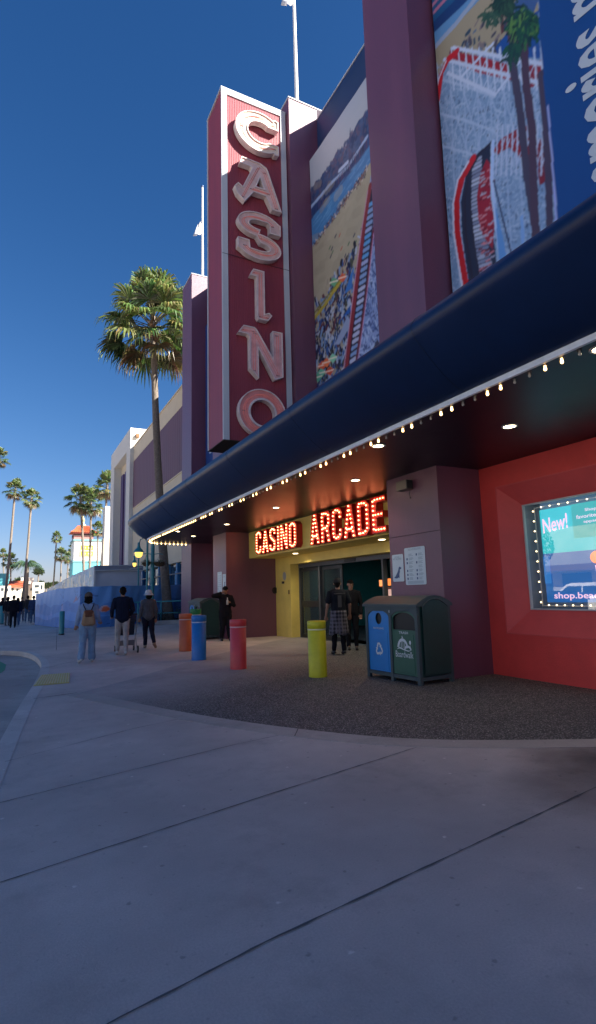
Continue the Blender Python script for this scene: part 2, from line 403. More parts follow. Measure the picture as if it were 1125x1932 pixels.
joint([(.70, 13.6), (2.6, 16.4), (5, 19.2), (8, 22)], .016); joint([(3.2, 12.1), (1.0, 15.9), (-1, 20)], .012)
joint([(-4, 24), (10, 27.5)], .02); joint([(1.2, 18), (2, 30)], .02)
struct(jm.build('slab_joints', m_stain))
# faint red-brown stain near the right (spilled drink patch)
st = bpy.data.materials.new('spill_stain'); st.use_nodes = True; t = st.node_tree; b = t.nodes['Principled BSDF']
b.inputs['Base Color'].default_value = (.09, .06, .062, 1); b.inputs['Roughness'].default_value = .6
tcn = t.nodes.new('ShaderNodeTexCoord'); nz = t.nodes.new('ShaderNodeTexNoise'); nz.inputs['Scale'].default_value = 1.3; nz.inputs['Detail'].default_value = 8
t.links.new(tcn.outputs['Object'], nz.inputs[0])
gr = t.nodes.new('ShaderNodeTexGradient'); gr.gradient_type = 'SPHERICAL'; t.links.new(tcn.outputs['Generated'], gr.inputs[0])
mp = t.nodes.new('ShaderNodeMapping'); mp.inputs['Location'].default_value = (-.98, -1, 0); mp.inputs['Scale'].default_value = (1.96, 2, 0)
t.links.new(tcn.outputs['Generated'], mp.inputs[0]); t.links.new(mp.outputs[0], gr.inputs[0])
ml = t.nodes.new('ShaderNodeMath'); ml.operation = 'MULTIPLY'; t.links.new(nz.outputs[0], ml.inputs[0]); t.links.new(gr.outputs[1], ml.inputs[1])
mr = t.nodes.new('ShaderNodeMapRange'); mr.inputs[1].default_value = .06; mr.inputs[2].default_value = .34; mr.inputs[4].default_value = .62
t.links.new(ml.outputs[0], mr.inputs[0]); t.links.new(mr.outputs[0], b.inputs['Alpha'])
sm = MB(); sm.add([(2.9, 2.4, .0035), (7.3, 1.6, .0035), (7.3, 4.2, .0035), (2.9, 4.2, .0035)], [(0, 1, 2, 3)])
struct(sm.build('pavement_stain', st))
# green cycle-lane paint on the road with white edge
mg = MB(); mg.prism([[(-.22, 14.2), (-.10, 15.0), (-.08, 16.2), (-.22, 17.1), (-.8, 17.4), (-9, 17.6), (-9, 14.0)]], lambda u, v, d: (u, v, d), -.128, -.122, back=False)
struct(mg.build('cycle_lane_paint', mat('green_road_paint', (.02, .22, .11), .7, var=.2, vscale=8)))
mg = MB(); mg.prism([[(-.9, 13.72), (-.2, 13.95), (-.22, 14.12), (-.95, 13.9)]], lambda u, v, d: (u, v, d), -.128, -.12, back=False)
struct(mg.build('road_marking', white_paint))
# tactile paving tile (yellow, ribbed)
tp = thing('tactile_tile', (.75, 11.75, .004), 0, 'faded yellow ribbed tactile paving tile set in the pavement by the kerb ramp', 'tactile paving')
q = [onZ(63, 1295), onZ(131, 1289), onZ(132, 1270), onZ(78, 1274)]
mb = MB(); base = [Vector((p.x-.75, p.y-11.75)) for p in q]
mb.prism([[(p.x, p.y) for p in base]], lambda u, v, d: (u, v, d), 0, .006, back=False)
mb.build('tile_base', mat('faded_yellow', (.66, .50, .13), .7, var=.15, vscale=10), tp)
mb = MB()
for i in range(13):
    f = (i+.5)/13; a = base[0].lerp(base[1], f); b_ = base[3].lerp(base[2], f); d = (b_-a).normalized(); a = a+d*.06; b_ = b_-d*.06; nn = Vector((d.y, -d.x))*.012
    mb.prism([[tuple(a+nn), tuple(b_+nn), tuple(b_-nn), tuple(a-nn)]], lambda u, v, d: (u, v, d), .006, .013, back=False)
mb.build('ribs', mat('tile_rib_white', (.72, .60, .30), .7, var=.1, vscale=10), tp)

# ================================================================== ARCADE BUILDING
SOF = 3.65; XC = 6.52; XR = 7.53; XW = 7.45; ZR = 15.42; ZP = 15.8
bld = thing('arcade_building', (7.5, 8, 0), 0, 'plum and red two-storey amusement building with tall flat pillars and a navy canopy', 'building')
class Local:
    """build helper: vertices are given in world coordinates and moved to the parent's frame"""
    pass
def wpart(mb, name, mats, parent, label=None, weld=False):
    o = mb.build(name, mats, None, label, weld)
    root = parent; off = Vector((0, 0, 0))
    while root is not None: off += Vector(root.location); root = root.parent
    o.data.transform(Matrix.Translation(-off)); o.parent = parent; return o
def wcan(cv, name, fn, m, parent):
    off = Vector(parent.location)
    return cv.build(name, lambda u, v: tuple(Vector(fn(u, v))-off), m, parent)
def FX(X): return lambda u, v, d: (X-d, u, v)          # vertical plane facing -X: u = world y, v = z, d = outwards
# pillars: lower part (to the soffit) and shaft above the canopy
for (ya, yb, xd, has_low) in ((7.26, 8.72, 8.9, 1), (12.5, 13.95, 7.5, 0), (18.1, 19.5, 8.9, 1), (22.35, 23.85, 7.8, 1), (-.4, 1.05, 7.8, 1)):
    mb = MB()
    if has_low: mb.box((XC, ya, 0), (xd, yb, SOF+.02))
    mb.box((XC, ya, SOF+.06), (XW+.01, yb, ZP))
    p = wpart(mb, 'pillar', plum, bld)
    cp = MB(); cp.box((XC-.02, ya-.02, ZP), (XW+.18, yb+.02, ZP+.035)); wpart(cp, 'coping', trimw, p)
# upper wall and parapet, roof, end walls, rear
mb = MB(); mb.box((XW, -14, SOF+.07), (XW+.13, 23.84, ZR)); wpart(mb, 'upper_wall', mat('dark_blue_wall_paint', (.018, .045, .13), .5, var=.14, vscale=1.2, scuff=.25), bld)
mb = MB(); mb.box((XW-.02, -14.02, ZR), (XW+.16, 22.34, ZR+.04)); wpart(mb, 'parapet_coping', trimw, bld)
mb = MB(); mb.box((XW+.135, -13.9, 14.7), (30, 23.8, 14.95)); mb.box((29.8, -13.9, -.1), (30, 23.8, 14.7)); mb.box((XW+.14, 23.6, -.1), (29.79, 23.82, 14.69)); mb.box((XW+.14, -13.9, -.1), (29.79, -13.7, 14.69))
wpart(mb, 'roof_and_rear_walls', purple_panel, bld)
# red wall with the display-window opening
def window_wall(y0, y1, wy0, wy1, name='red_wall'):
    z0, z1 = .73, 3.24
    mb = MB(); mb.prism([[(y0, -.02), (y1, -.02), (y1, SOF), (y0, SOF)], [(wy0, z0), (wy1, z0), (wy1, z1), (wy0, z1)]], FX(XR+.18), 0, .18, back=False)
    w_ = wpart(mb, name, redwall, bld)
    iy0, iy1, iz0, iz1 = wy0+.30, wy1-.30, 1.11, 2.90
    a = [(wy0, z0), (wy1, z0), (wy1, z1), (wy0, z1)]; b_ = [(iy0, iz0), (iy1, iz0), (iy1, iz1), (iy0, iz1)]
    mb = MB(); vs = [(XR, u, v) for u, v in a]+[(XR+.27, u, v) for u, v in b_]
    mb.add(vs, [(i, (i+1) % 4, 4+(i+1) % 4, 4+i) for i in range(4)])
    # slim raised bead round the opening
    e = .02; oo = [(wy0-e, z0-e), (wy1+e, z0-e), (wy1+e, z1+e), (wy0-e, z1+e)]
    mb.prism([oo, a], FX(XR), 0, .012, back=False)
    wpart(mb, 'splayed_window_frame', pinkframe, bld)
    return iy0, iy1, iz0, iz1
wa = window_wall(-8, 7.27, 2.6, 6.88)
wb = window_wall(19.49, 22.36, 19.75, 22.1)
# yellow entrance: fascia, lintel, reveal walls
YF0, YF1 = 8.71, 18.11; XF = 7.40; XD = 8.40; XG = 8.72
mb = MB(); mb.box((XF, YF0, 2.735), (XF+.14, YF1, SOF+.01)); mb.box((XF+.14, YF0, 2.735), (XD+.1, YF1, 2.80))
wpart(mb, 'entrance_fascia', yellow, bld)
mb = MB()
for z0, z1 in ((2.74, 3.02), (3.035, 3.32), (3.335, SOF-.01)): mb.box((XF-.022, YF0, z0), (XF-.001, YF1, z1))
wpart(mb, 'fascia_boards', yellow, bld)
yj = onX(549, 1120, XD).y
mb = MB(); mb.box((XD, yj, 0), (XG+.2, YF1, 2.733)); mb.box((XD, YF0, 2.46), (XG+.2, yj, 2.732)); wpart(mb, 'entrance_wall', yellow, bld)
mb = MB(); mb.lathe((8.0, 11.0, 2.722), [(0, .0), (.07, 0), (.085, .006), (.085, .014)], 20); wpart(mb, 'recessed_lamp', mat('lamp_disc', (.9, .85, .7), .3, emit=(1, .8, .5), estr=2), bld)
for yy in (11.0, 15.6):  # spots added to brighten the yellow entrance wall
    ld = bpy.data.lights.new('lobby_fill_spot', 'SPOT'); ld.energy = 20; ld.spot_size = R(150); ld.spot_blend = .8; ld.color = (1, .85, .6); ld.shadow_soft_size = .06
    lo = bpy.data.objects.new('lobby_fill_spot', ld); col.objects.link(lo); lo.location = (7.95-7.5, yy-8, 2.70); lo.parent = bld
mb = MB(); mb.lathe((7.95, 15.6, 2.722), [(0, .0), (.07, 0), (.085, .006), (.085, .014)], 20); wpart(mb, 'recessed_lamp', MATS['lamp_disc'], bld)  # second lamp disc, added along with its spot
# automatic door: frame, sliding leaves
door = thing('sliding_door', (XG, 12, 0), 0, 'dark framed automatic glass door standing half open in the yellow arcade entrance', 'door')
glass = mat('door_glass', (.03, .06, .07), .06, spec=.9, var=0)
glass.node_tree.nodes['Principled BSDF'].inputs['Alpha'].default_value = .55
mb = MB()
for y in (yj-.07, 15.45, 12.0, 11.62, 8.8): mb.box((XG, y, 0), (XG+.13, y+.07, 2.46))
mb.box((XG-.01, 8.73, 2.33), (XG+.14, yj, 2.455)); mb.box((XG-.005, 8.73, 0.0), (XG+.135, 12.0, .06)); mb.box((XG-.005, 12.07, 0), (XG+.14, yj-.08, .012))
wpart(mb, 'frame', greymetal, door)
def leaf(y0, y1, x):
    mb = MB()
    for y in (y0, y1-.09): mb.box((x, y, .02), (x+.045, y+.09, 2.30))
    for z in (.02, 1.02, 2.20): mb.box((x+.001, y0+.091, z), (x+.044, y1-.091, z+(.20 if z > 1 and z < 2 else .11)))
    lf = wpart(mb, 'door_leaf', darkmetal, door)
    mb = MB(); mb.box((x+.018, y0+.09, .13), (x+.026, y1-.09, 1.02)); mb.box((x+.018, y0+.09, 1.22), (x+.026, y1-.09, 2.2)); wpart(mb, 'glass_pane', glass, lf)
leaf(15.53, yj-.08, XG+.03); leaf(14.2, 15.42, XG+.085); leaf(8.9, 10.3, XG+.03); leaf(10.3, 11.6, XG+.03)
mb = MB(); mb.box((XG-.03, 13.3, 2.35), (XG-.012, 13.9, 2.44)); wpart(mb, 'motion_sensor', black, door)
# arcade interior: room and machines
room = mat('arcade_teal_wall', (.03, .20, .22), .7, var=.1); rfloor = mat('arcade_carpet', (.02, .018, .03), .9)
mb = MB(); mb.box((15, 8.8, 0), (15.1, 22, 3.2)); mb.box((XG+.25, 20.5, 0), (15, 20.6, 3.2)); mb.box((8.91, 8.74, 0), (15, 8.8, 3.2)); mb.box((XG+.2, 8.75, 2.85), (15, 20.6, 2.95)); mb.box((XG+.21, YF1, 0), (XG+.3, 20.5, 2.9))
wpart(mb, 'interior_wall', room, bld)
mb = MB(); mb.box((XG+.14, 8.8, -.02), (15, 20.5, .004)); wpart(mb, 'interior_floor', rfloor, bld)
mb = MB(); mb.box((10.5, 12, 2.80), (10.9, 18, 2.848)); mb.box((13, 12, 2.80), (13.4, 18, 2.848)); wpart(mb, 'interior_fill_panel', mat('interior_fill_glow', (.6, .8, .8), .4, emit=(.45, .85, .9), estr=.55), bld)  # unseen glowing panels added to lift the dark interior
def cabinet(x, y, rz, label, body_c, mar_c, scr_c):
    t = thing('arcade_machine', (x, y, .004), rz, label, 'arcade machine', 'arcade machines inside the entrance')
    prof = [(-.4, 0), (.35, 0), (.35, .8), (.48, .95), (.25, 1.08), (.12, 1.55), (.38, 1.62), (.38, 1.88), (-.4, 1.88)]
    body = mat('cabinet_'+body_c[0], body_c[1], .35)
    mb = MB(); mb.prism([prof], lambda u, v, d: (-u, d, v), -.34, .34); mb.build('cabinet', body, t)
    mb = MB(); mb.add([(-.385, -.31, 1.64), (-.385, .31, 1.64), (-.385, .31, 1.86), (-.385, -.31, 1.86)], [(0, 1, 2, 3)]); mb.build('marquee', mat('marq_'+mar_c[0], mar_c[1], .4, emit=mar_c[1], estr=.5), t)
    mb = MB(); mb.add([(-.252, -.27, 1.10), (-.252, .27, 1.10), (-.128, .27, 1.53), (-.128, -.27, 1.53)], [(0, 1, 2, 3)]); mb.build('screen', mat('scr_'+scr_c[0], scr_c[1], .2, emit=scr_c[1], estr=.35), t)
    mb = MB()
    for k in range(3): mb = MB(); mb.tube([(-.33, -.18+k*.18, .99), (-.33, -.18+k*.18, 1.07), (-.33, -.18+k*.18, 1.10)], [.012, .012, .022], 8); mb.build('joystick', black, t)
    pass
cabinet(12.1, 16.1, .25, 'red arcade machine glowing dimly inside the doorway behind the two men', ('red', (.30, .02, .015)), ('amber', (.8, .25, .08)), ('pale', (.5, .3, .25)))
cabinet(12.6, 14.9, .2, 'dark blue arcade machine with yellow marquee beside the red machine', ('blue', (.01, .02, .07)), ('yellow', (.6, .45, .03)), ('navy', (.02, .04, .12)))
cabinet(11.0, 14.2, -.1, 'low teal arcade machine nearest the door opening', ('teal', (.01, .08, .09)), ('orange', (.7, .18, .04)), ('green', (.05, .2, .18)))

# ------------------------------------------------------------------ canopy (sweep of a fascia profile round the edge)
cpath = [(4.45, -10), (4.45, -3), (4.45, 3), (4.45, 9), (4.45, 15), (4.45, 20.6), (4.47, 21.2), (4.56, 21.7), (4.75, 22.1), (5.05, 22.38), (5.5, 22.5), (6.5, 22.74), (7.6, 23.0)]
cn = []
for i, p in enumerate(cpath):
    a = Vector(cpath[max(i-1, 0)]); b_ = Vector(cpath[min(i+1, len(cpath)-1)]); d = (b_-a).normalized(); cn.append(Vector((-d.y, d.x)))
prof = [(.0, 3.69), (.04, 3.70), (.14, 3.745), (.30, 3.85), (.46, 3.985), (.60, 4.12), (.68, 4.205), (.716, 4.26), (.728, 4.31), (.716, 4.36), (.66, 4.435), (.58, 4.495), (.50, 4.54), (.2, 4.60), (-.4, 4.63), (-1.2, 4.64), (-2.99, 4.645)]
vs = []; P = len(prof)
for i, (p, nn) in enumerate(zip(cpath, cn)):
    for (o, z) in prof:
        k = o
        if o < 0:
            vs.append((max(p[0], min(XW, p[0]-o)) if i < 6 else min(XW, p[0]-o*.9+.0), min(p[1], 22.3), z))
        else: vs.append((p[0]+nn.x*k, p[1]+nn.y*k, z))
mb = MB(); mb.add(vs, [(i*P+j, i*P+j+1, (i+1)*P+j+1, (i+1)*P+j) for i in range(len(cpath)-1) for j in range(P-1)], 0, True)
canopy = wpart(mb, 'canopy', navy, bld)
# panel seams on the fascia
mb = MB()
seams = []
for y in (-4.5, 1.5, 4.4, 7.4, 10.3, 13.3, 16.2, 19.2):
    pts = [(4.45-o-.004*(1 if o > .05 else 0), y, z-.002) for o, z in prof[:13]]
    mb.tube(pts, .0022, 4); seams.append(mb); mb = MB()
def cpart(mb, name, mats, label=None):
    o = mb.build(name, mats, None, label); o.data.transform(Matrix.Translation(-Vector(bld.location))); o.parent = canopy; return o
for mb in seams: cpart(mb, 'seam', black)
# soffit sheet
sofm = mat('soffit_gloss_paint', (.009, .005, .015), .36, spec=.30, var=.08, vscale=.4, bump=.02, bscale=1.0)
mb = MB(); loop = [(p[0]+.0, p[1]) for p in cpath] + [(7.6, 23.0), (8.5, 23.0), (8.5, -10)]
loop = [(x, y) for x, y in loop]; loop = loop[:-3]+[(8.5, 23.2), (8.5, -10)]
mb.prism([loop], lambda u, v, d: (u, v, d), 3.72, SOF+.002, front=True, back=True)
sf = cpart(mb, 'soffit', sofm)
# light rail
mb = MB(); vs = []
for p, nn in zip(cpath, cn):
    for o, z in ((-.03, SOF-.020), (.006, SOF-.020), (.006, 3.712), (-.03, 3.712)): vs.append((p[0]+nn.x*o, p[1]+nn.y*o, z))
mb.add(vs, [(i*4+j, i*4+(j+1) % 4, (i+1)*4+(j+1) % 4, (i+1)*4+j) for i in range(len(cpath)-1) for j in range(4)])
cpart(mb, 'light_rail', rail)
# festoon bulbs along the rail (two on, two off)
segs = []; tot = 0; sp = .1865
pp = [Vector((p[0]-nn.x*.10, p[1]-nn.y*.10)) for p, nn in zip(cpath, cn)]
k = 0; s_ = 0.0
acc = 0; pts_ = []
for a, b_ in zip(pp[:-1], pp[1:]):
    L_ = (b_-a).length
    while s_ <= acc+L_:
        q_ = a.lerp(b_, (s_-acc)/L_); pts_.append(q_); s_ += sp
    acc += L_
vis = [q_ for q_ in pts_ if q_.y > 2.3 and q_.x < 7.3]
bulbs_small = []
for i, q_ in enumerate(vis):
    on = (i % 4) in (1, 2) or (q_.y > 14 and random.random() < .8)
    prof_b = [(.0, -.060), (.010, -.057), (.0155, -.047), (.016, -.038), (.012, -.024), (.010, -.008), (.010, .005)]
    if i < 99:
        mb = MB(); mb.lathe((q_.x, q_.y, SOF-.002), prof_b, 10); cpart(mb, 'light_bulb', warm_bulb if on else off_bulb)
    else: bulbs_small.append((q_, on))
mb = MB()
for q_, on in bulbs_small: mb.lathe((q_.x, q_.y, SOF-.002), [(.0, -.075), (.024, -.055), (.026, -.042), (.014, -.008), (.014, .005)], 7, 0 if on else 1)
o = cpart(mb, 'far_light_bulbs', [warm_bulb, off_bulb]); o['kind'] = 'stuff'
mb = MB()
for q_ in vis: mb.lathe((q_.x, q_.y, SOF), [(.022, -.012), (.024, 0)], 8)
cpart(mb, 'bulb_sockets', greymetal)
# recessed downlights
for (x, y, big) in ((4.72, 2.95, 1), (4.78, 6.55, 1), (5.87, 5.05, 0), (5.87, 8.85, 0), (5.85, 12.5, 0), (5.8, 16.0, 0), (5.8, 19.6, 0), (4.85, 18.2, 0)):
    mb = MB(); mb.lathe((x, y, SOF), [(.105, .003), (.11, -.008), (.082, -.012), (.075, .02)], 24)
    d_ = cpart(mb, 'downlight', trimw)
    mb = MB(); mb.lathe((x, y, SOF-.003), [(0, 0), (.078, 0)], 20); o = mb.build('lamp_disc', mat('downlight_glow', (1, .9, .7), .3, emit=(1, .78, .45), estr=9), None)
    o.data.transform(Matrix.Translation(-Vector(bld.location))); o.parent = d_
    if y < 20:
        ld = bpy.data.lights.new('downlight_beam', 'SPOT'); ld.energy = 8 if x > 5 else 6; ld.spot_size = R(120); ld.spot_blend = .7; ld.color = (1, .72, .42); ld.shadow_soft_size = .07
        lo = bpy.data.objects.new('downlight_beam', ld); col.objects.link(lo); lo.location = (x-bld.location.x, y-bld.location.y, SOF-.03); lo.parent = bld

# ================================================================== CASINO BLADE SIGN
SY = 12.70; SX0, SX1, SZ0, SZ1 = 4.52, 6.515, 5.35, 15.42
blade = thing('blade_sign', (5.5, 13.2, 5.35), 0, 'tall narrow maroon vertical sign with large dimensional letters on the building front', 'sign')
def ribbed(x0, x1, z0, z1, fn, pitch=.05, dep=.009):
    """sheet with shallow vertical ribs; fn(u,v,d)"""
    n = int((x1-x0)/pitch); us = []
    for i in range(n):
        a = x0+(x1-x0)*i/n; p = (x1-x0)/n
        us += [(a, 0), (a+p*.62, 0), (a+p*.72, dep), (a+p*.90, dep)]
    us.append((x1, 0)); vs = []
    for u, d in us: vs += [fn(u, z0, d), fn(u, z1, d)]
    m = MB(); m.add(vs, [(2*i, 2*i+2, 2*i+3, 2*i+1) for i in range(len(us)-1)]); return m
mb = ribbed(SX0+.16, SX1-.19, SZ0+.02, SZ1-.14, lambda u, v, d: (u, SY+.012-d, v)); wpart(mb, 'face_panel', signred, blade)
mb = MB(); mb.box((SX0+.02, SY+.02, SZ0+.02), (SX1+.16, SY+1.22, SZ1-.01)); wpart(mb, 'cabinet', signred, blade)
mb = MB()
mb.box((SX0, SY-.025, SZ0+.0), (SX0+.16, SY+.03, SZ1)); mb.box((SX1-.19, SY-.025, SZ0), (SX1-.03, SY+.03, SZ1)); mb.box((SX0+.16, SY-.022, SZ1-.15), (SX1-.19, SY+.028, SZ1-.002))
mb.box((SX0-.004, SY+1.19, SZ0), (SX0+.06, SY+1.24, SZ1)); mb.box((SX0-.01, SY-.03, SZ1), (SX1-.02, SY+1.25, SZ1+.035)); mb.box((SX1-.02, SY+.03, SZ1), (SX1+.15, SY+1.25, SZ1+.03))
wpart(mb, 'trim', trimw, blade)
mb = MB(); mb.box((SX0+.0, SY-.02, SZ0-.02), (SX1-.0, SY+1.23, SZ0-.001)); wpart(mb, 'bottom_panel', mat('rusty_brown', (.045, .03, .02), .7, var=.3, vscale=6), blade)
mb = MB(); zj = onY(420, 478, SY).z; mb.box((SX0-.001, SY-.027, zj), (SX1-.03, SY-.020, zj+.012)); wpart(mb, 'joint_strip', black, blade)
def arc(cx, cy, rx, ry, a0, a1, n=22): return [(cx+rx*cos(R(a0+(a1-a0)*i/n)), cy+ry*sin(R(a0+(a1-a0)*i/n))) for i in range(n+1)]
def thick(pts, wx, wy=None):
    wy = wy or wx; Lf = []; Rt = []
    for i, p in enumerate(pts):
        a = pts[max(i-1, 0)]; b_ = pts[min(i+1, len(pts)-1)]; dx, dy = b_[0]-a[0], b_[1]-a[1]; l = math.hypot(dx, dy)
        nx, ny = -dy/l*wx/2, dx/l*wy/2; Lf.append((p[0]+nx, p[1]+ny)); Rt.append((p[0]-nx, p[1]-ny))
    return Lf+Rt[::-1]
def inset(lp, d):
    P_ = [Vector(p) for p in lp]; n = len(P_); area = sum(P_[i].x*P_[(i+1) % n].y-P_[(i+1) % n].x*P_[i].y for i in range(n))
    sg = 1 if area > 0 else -1; o = []
    for i in range(n):
        e1 = (P_[i]-P_[i-1]).normalized(); e2 = (P_[(i+1) % n]-P_[i]).normalized()
        n1 = Vector((-e1.y, e1.x))*sg; n2 = Vector((-e2.y, e2.x))*sg; m = n1+n2; l = m.length
        if l < .2: m = n1; k = d
        else: m /= l; k = min(d/max(.35, m.dot(n1)), d*2.2)
        o.append(tuple(P_[i]+m*k))
    return o
# outlines in real metres: box width w_, height h_
def L_C(w, h): 
    t = .27
    a = arc(.62, .5, .485, .38, 62, 298, 26)
    body = thick(a, .27*1.0, .27)
    o_ = arc(.56, .5, .56, .5, 55, 305, 26); i_ = arc(.58, .5, .30, .26, 305, 55, 22)
    lp = [(1.0, .70), (1.0, .93)]+[(.9, .955)]+o_+[(.9, .045), (1.0, .07), (1.0, .30), (.74, .30)]+i_+[(.74, .70)]
    return [lp], [[(.9, .80)]+arc(.57, .5, .43, .38, 55, 305, 20)+[(.9, .2)]]
def L_A(w, h):
    o_ = [(0.0, .13), (.16, 0), (.36, .27), (.64, .27), (.78, 0), (1.0, 0), (.70, .86), (.66, .93), (.52, .99), (.10, 1.0), (.06, .84), (.30, .84), (.33, .80), (.12, .32), (.02, .38), (-.06, .28)]
    return [o_, [(.42, .42), (.60, .42), (.51, .66)]], [[(.12, .10), (.48, .88), (.62, .80), (.88, .06)], [(.33, .34), (.70, .34)]]
def L_S(w, h):
    c_ = arc(.48, .735, .36, .155, 20, 270, 18)+arc(.52, .285, .38, .17, 90, -160, 18)
    lp_o = [(1.0, .60), (1.0, .80)]+arc(.5, .735, .5, .265, 25, 270, 20)
    out_ = [(.74, .62), (1.0, .62), (1.0, .84)]+arc(.5, .74, .5, .26, 40, 262, 20)+arc(.5, .275, .24, .085, 85, -95, 12)+[(.28, .20), (.26, .36), (0, .36), (0, .16)]+arc(.5, .27, .5, .27, 215, 452, 22)[0:]+arc(.5, .735, .24, .095, 275, 80, 12)[0:]+[(.70, .83), (.74, .78)]
    return [out_], [c_]
def L_I(w, h):
    return [[(.36, 0), (.80, 0), (1.0, .12), (.86, .17), (.66, .13), (.66, 1.0), (.14, 1.0), (0, .86), (.30, .86), (.30, .06)]], [[(.16, .93), (.48, .93), (.48, .06), (.8, .06)]]
def L_N(w, h):
    return [[(.22, .17), (.42, 0), (.42, .60), (.80, .02), (1.0, .10), (1.0, 1.0), (.76, 1.0), (.76, .45), (.40, .95), (.34, 1.0), (.08, 1.0), (-.04, .84), (.18, .84), (.22, .80)]], [[(.06, .91), (.32, .91), (.32, .14)], [(.36, .88), (.88, .12), (.88, .92)]]
def L_O(w, h): return [arc(.5, .5, .5, .5, 0, 360, 36)[:-1], arc(.5, .5, .26, .27, 0, 360, 30)[:-1]], [arc(.5, .5, .38, .385, 0, 360, 30)]
neon = mat('neon_tube', (.75, .25, .22), .25, emit=(1, .30, .25), estr=.03)
def zz(x, y): return onY(x, y, SY-.2).z
def xx(x, y): return onY(x, y, SY-.2).x
specs = [('C', L_C, 4.87, 6.17, zz(473, 205), zz(508, 292)), ('A', L_A, 4.90, 6.22, zz(478, 302), zz(528, 400)), ('S', L_S, 4.90, 6.17, zz(480, 398), zz(505, 493)),
         ('I', L_I, 5.24, 5.86, zz(488, 509), zz(495, 603)), ('N', L_N, 4.93, 6.15, zz(462, 613), zz(528, 720)), ('O', L_O, 4.87, 6.20, zz(489, 733), zz(490, 733)-1.28)]
for ch, fnc, x0, x1, z1, z0 in specs:
    loops, tubes = fnc(1, 1); S_ = lambda p: (x0+p[0]*(x1-x0), z0+p[1]*(z1-z0)); loops = [[S_(p) for p in lp] for lp in loops]
    ff = lambda u, v, d: (u, SY-d, v)
    ins = [inset(loops[0], .024)]+[inset(h_, -.024) for h_ in loops[1:]]
    mb = MB()
    if ch in 'O':
        mb.prism([loops[0], ins[0]], ff, .02, .20, back=False); mb.prism([ins[1], loops[1]], ff, .02, .20, back=False)
    elif ch == 'A':
        mb.prism([loops[0], ins[0]], ff, .02, .20, back=False); mb.prism([ins[1], loops[1]], ff, .02, .20, back=False)
    else: mb.prism([loops[0], ins[0]], ff, .02, .20, back=False)
    lt = wpart(mb, 'letter', letterrim, blade)
    mb = MB(); mb.prism(ins, ff, .10, .165, back=False); f_ = wpart(mb, 'letter_face', mat('letter_enamel_'+ch, dict(C=(.72, .62, .50), A=(.68, .50, .46), S=(.66, .46, .43), I=(.66, .44, .43), N=(.68, .42, .42), O=(.74, .28, .26))[ch], .4, var=.2, vscale=4, scuff=.4), lt)  # tone per letter; the cream of the C has sunlight painted in
    f_.data.transform(Matrix.Translation(Vector((0, 0, 0))))
    mb = MB()
    for tb in tubes:
        for off in (-.028, .028):
            tt = [S_(p) for p in tb]; sh = [(u+off, v+off*.5) for u, v in tt]
            mb.tube([(u, SY-.182, v) for u, v in sh], .0075, 5)
    wpart(mb, 'neon_tube', neon, lt)
    mb = MB()
    for tb in tubes:
        tt = [S_(p) for p in tb]
        for q_ in (tt[0], tt[len(tt)//2], tt[-1]):
            for k in range(3): mb.box((q_[0]-.05+k*.035, SY-.178, q_[1]-.012), (q_[0]-.035+k*.035, SY-.166, q_[1]+.012))
    wpart(mb, 'tube_clips', greymetal, lt)

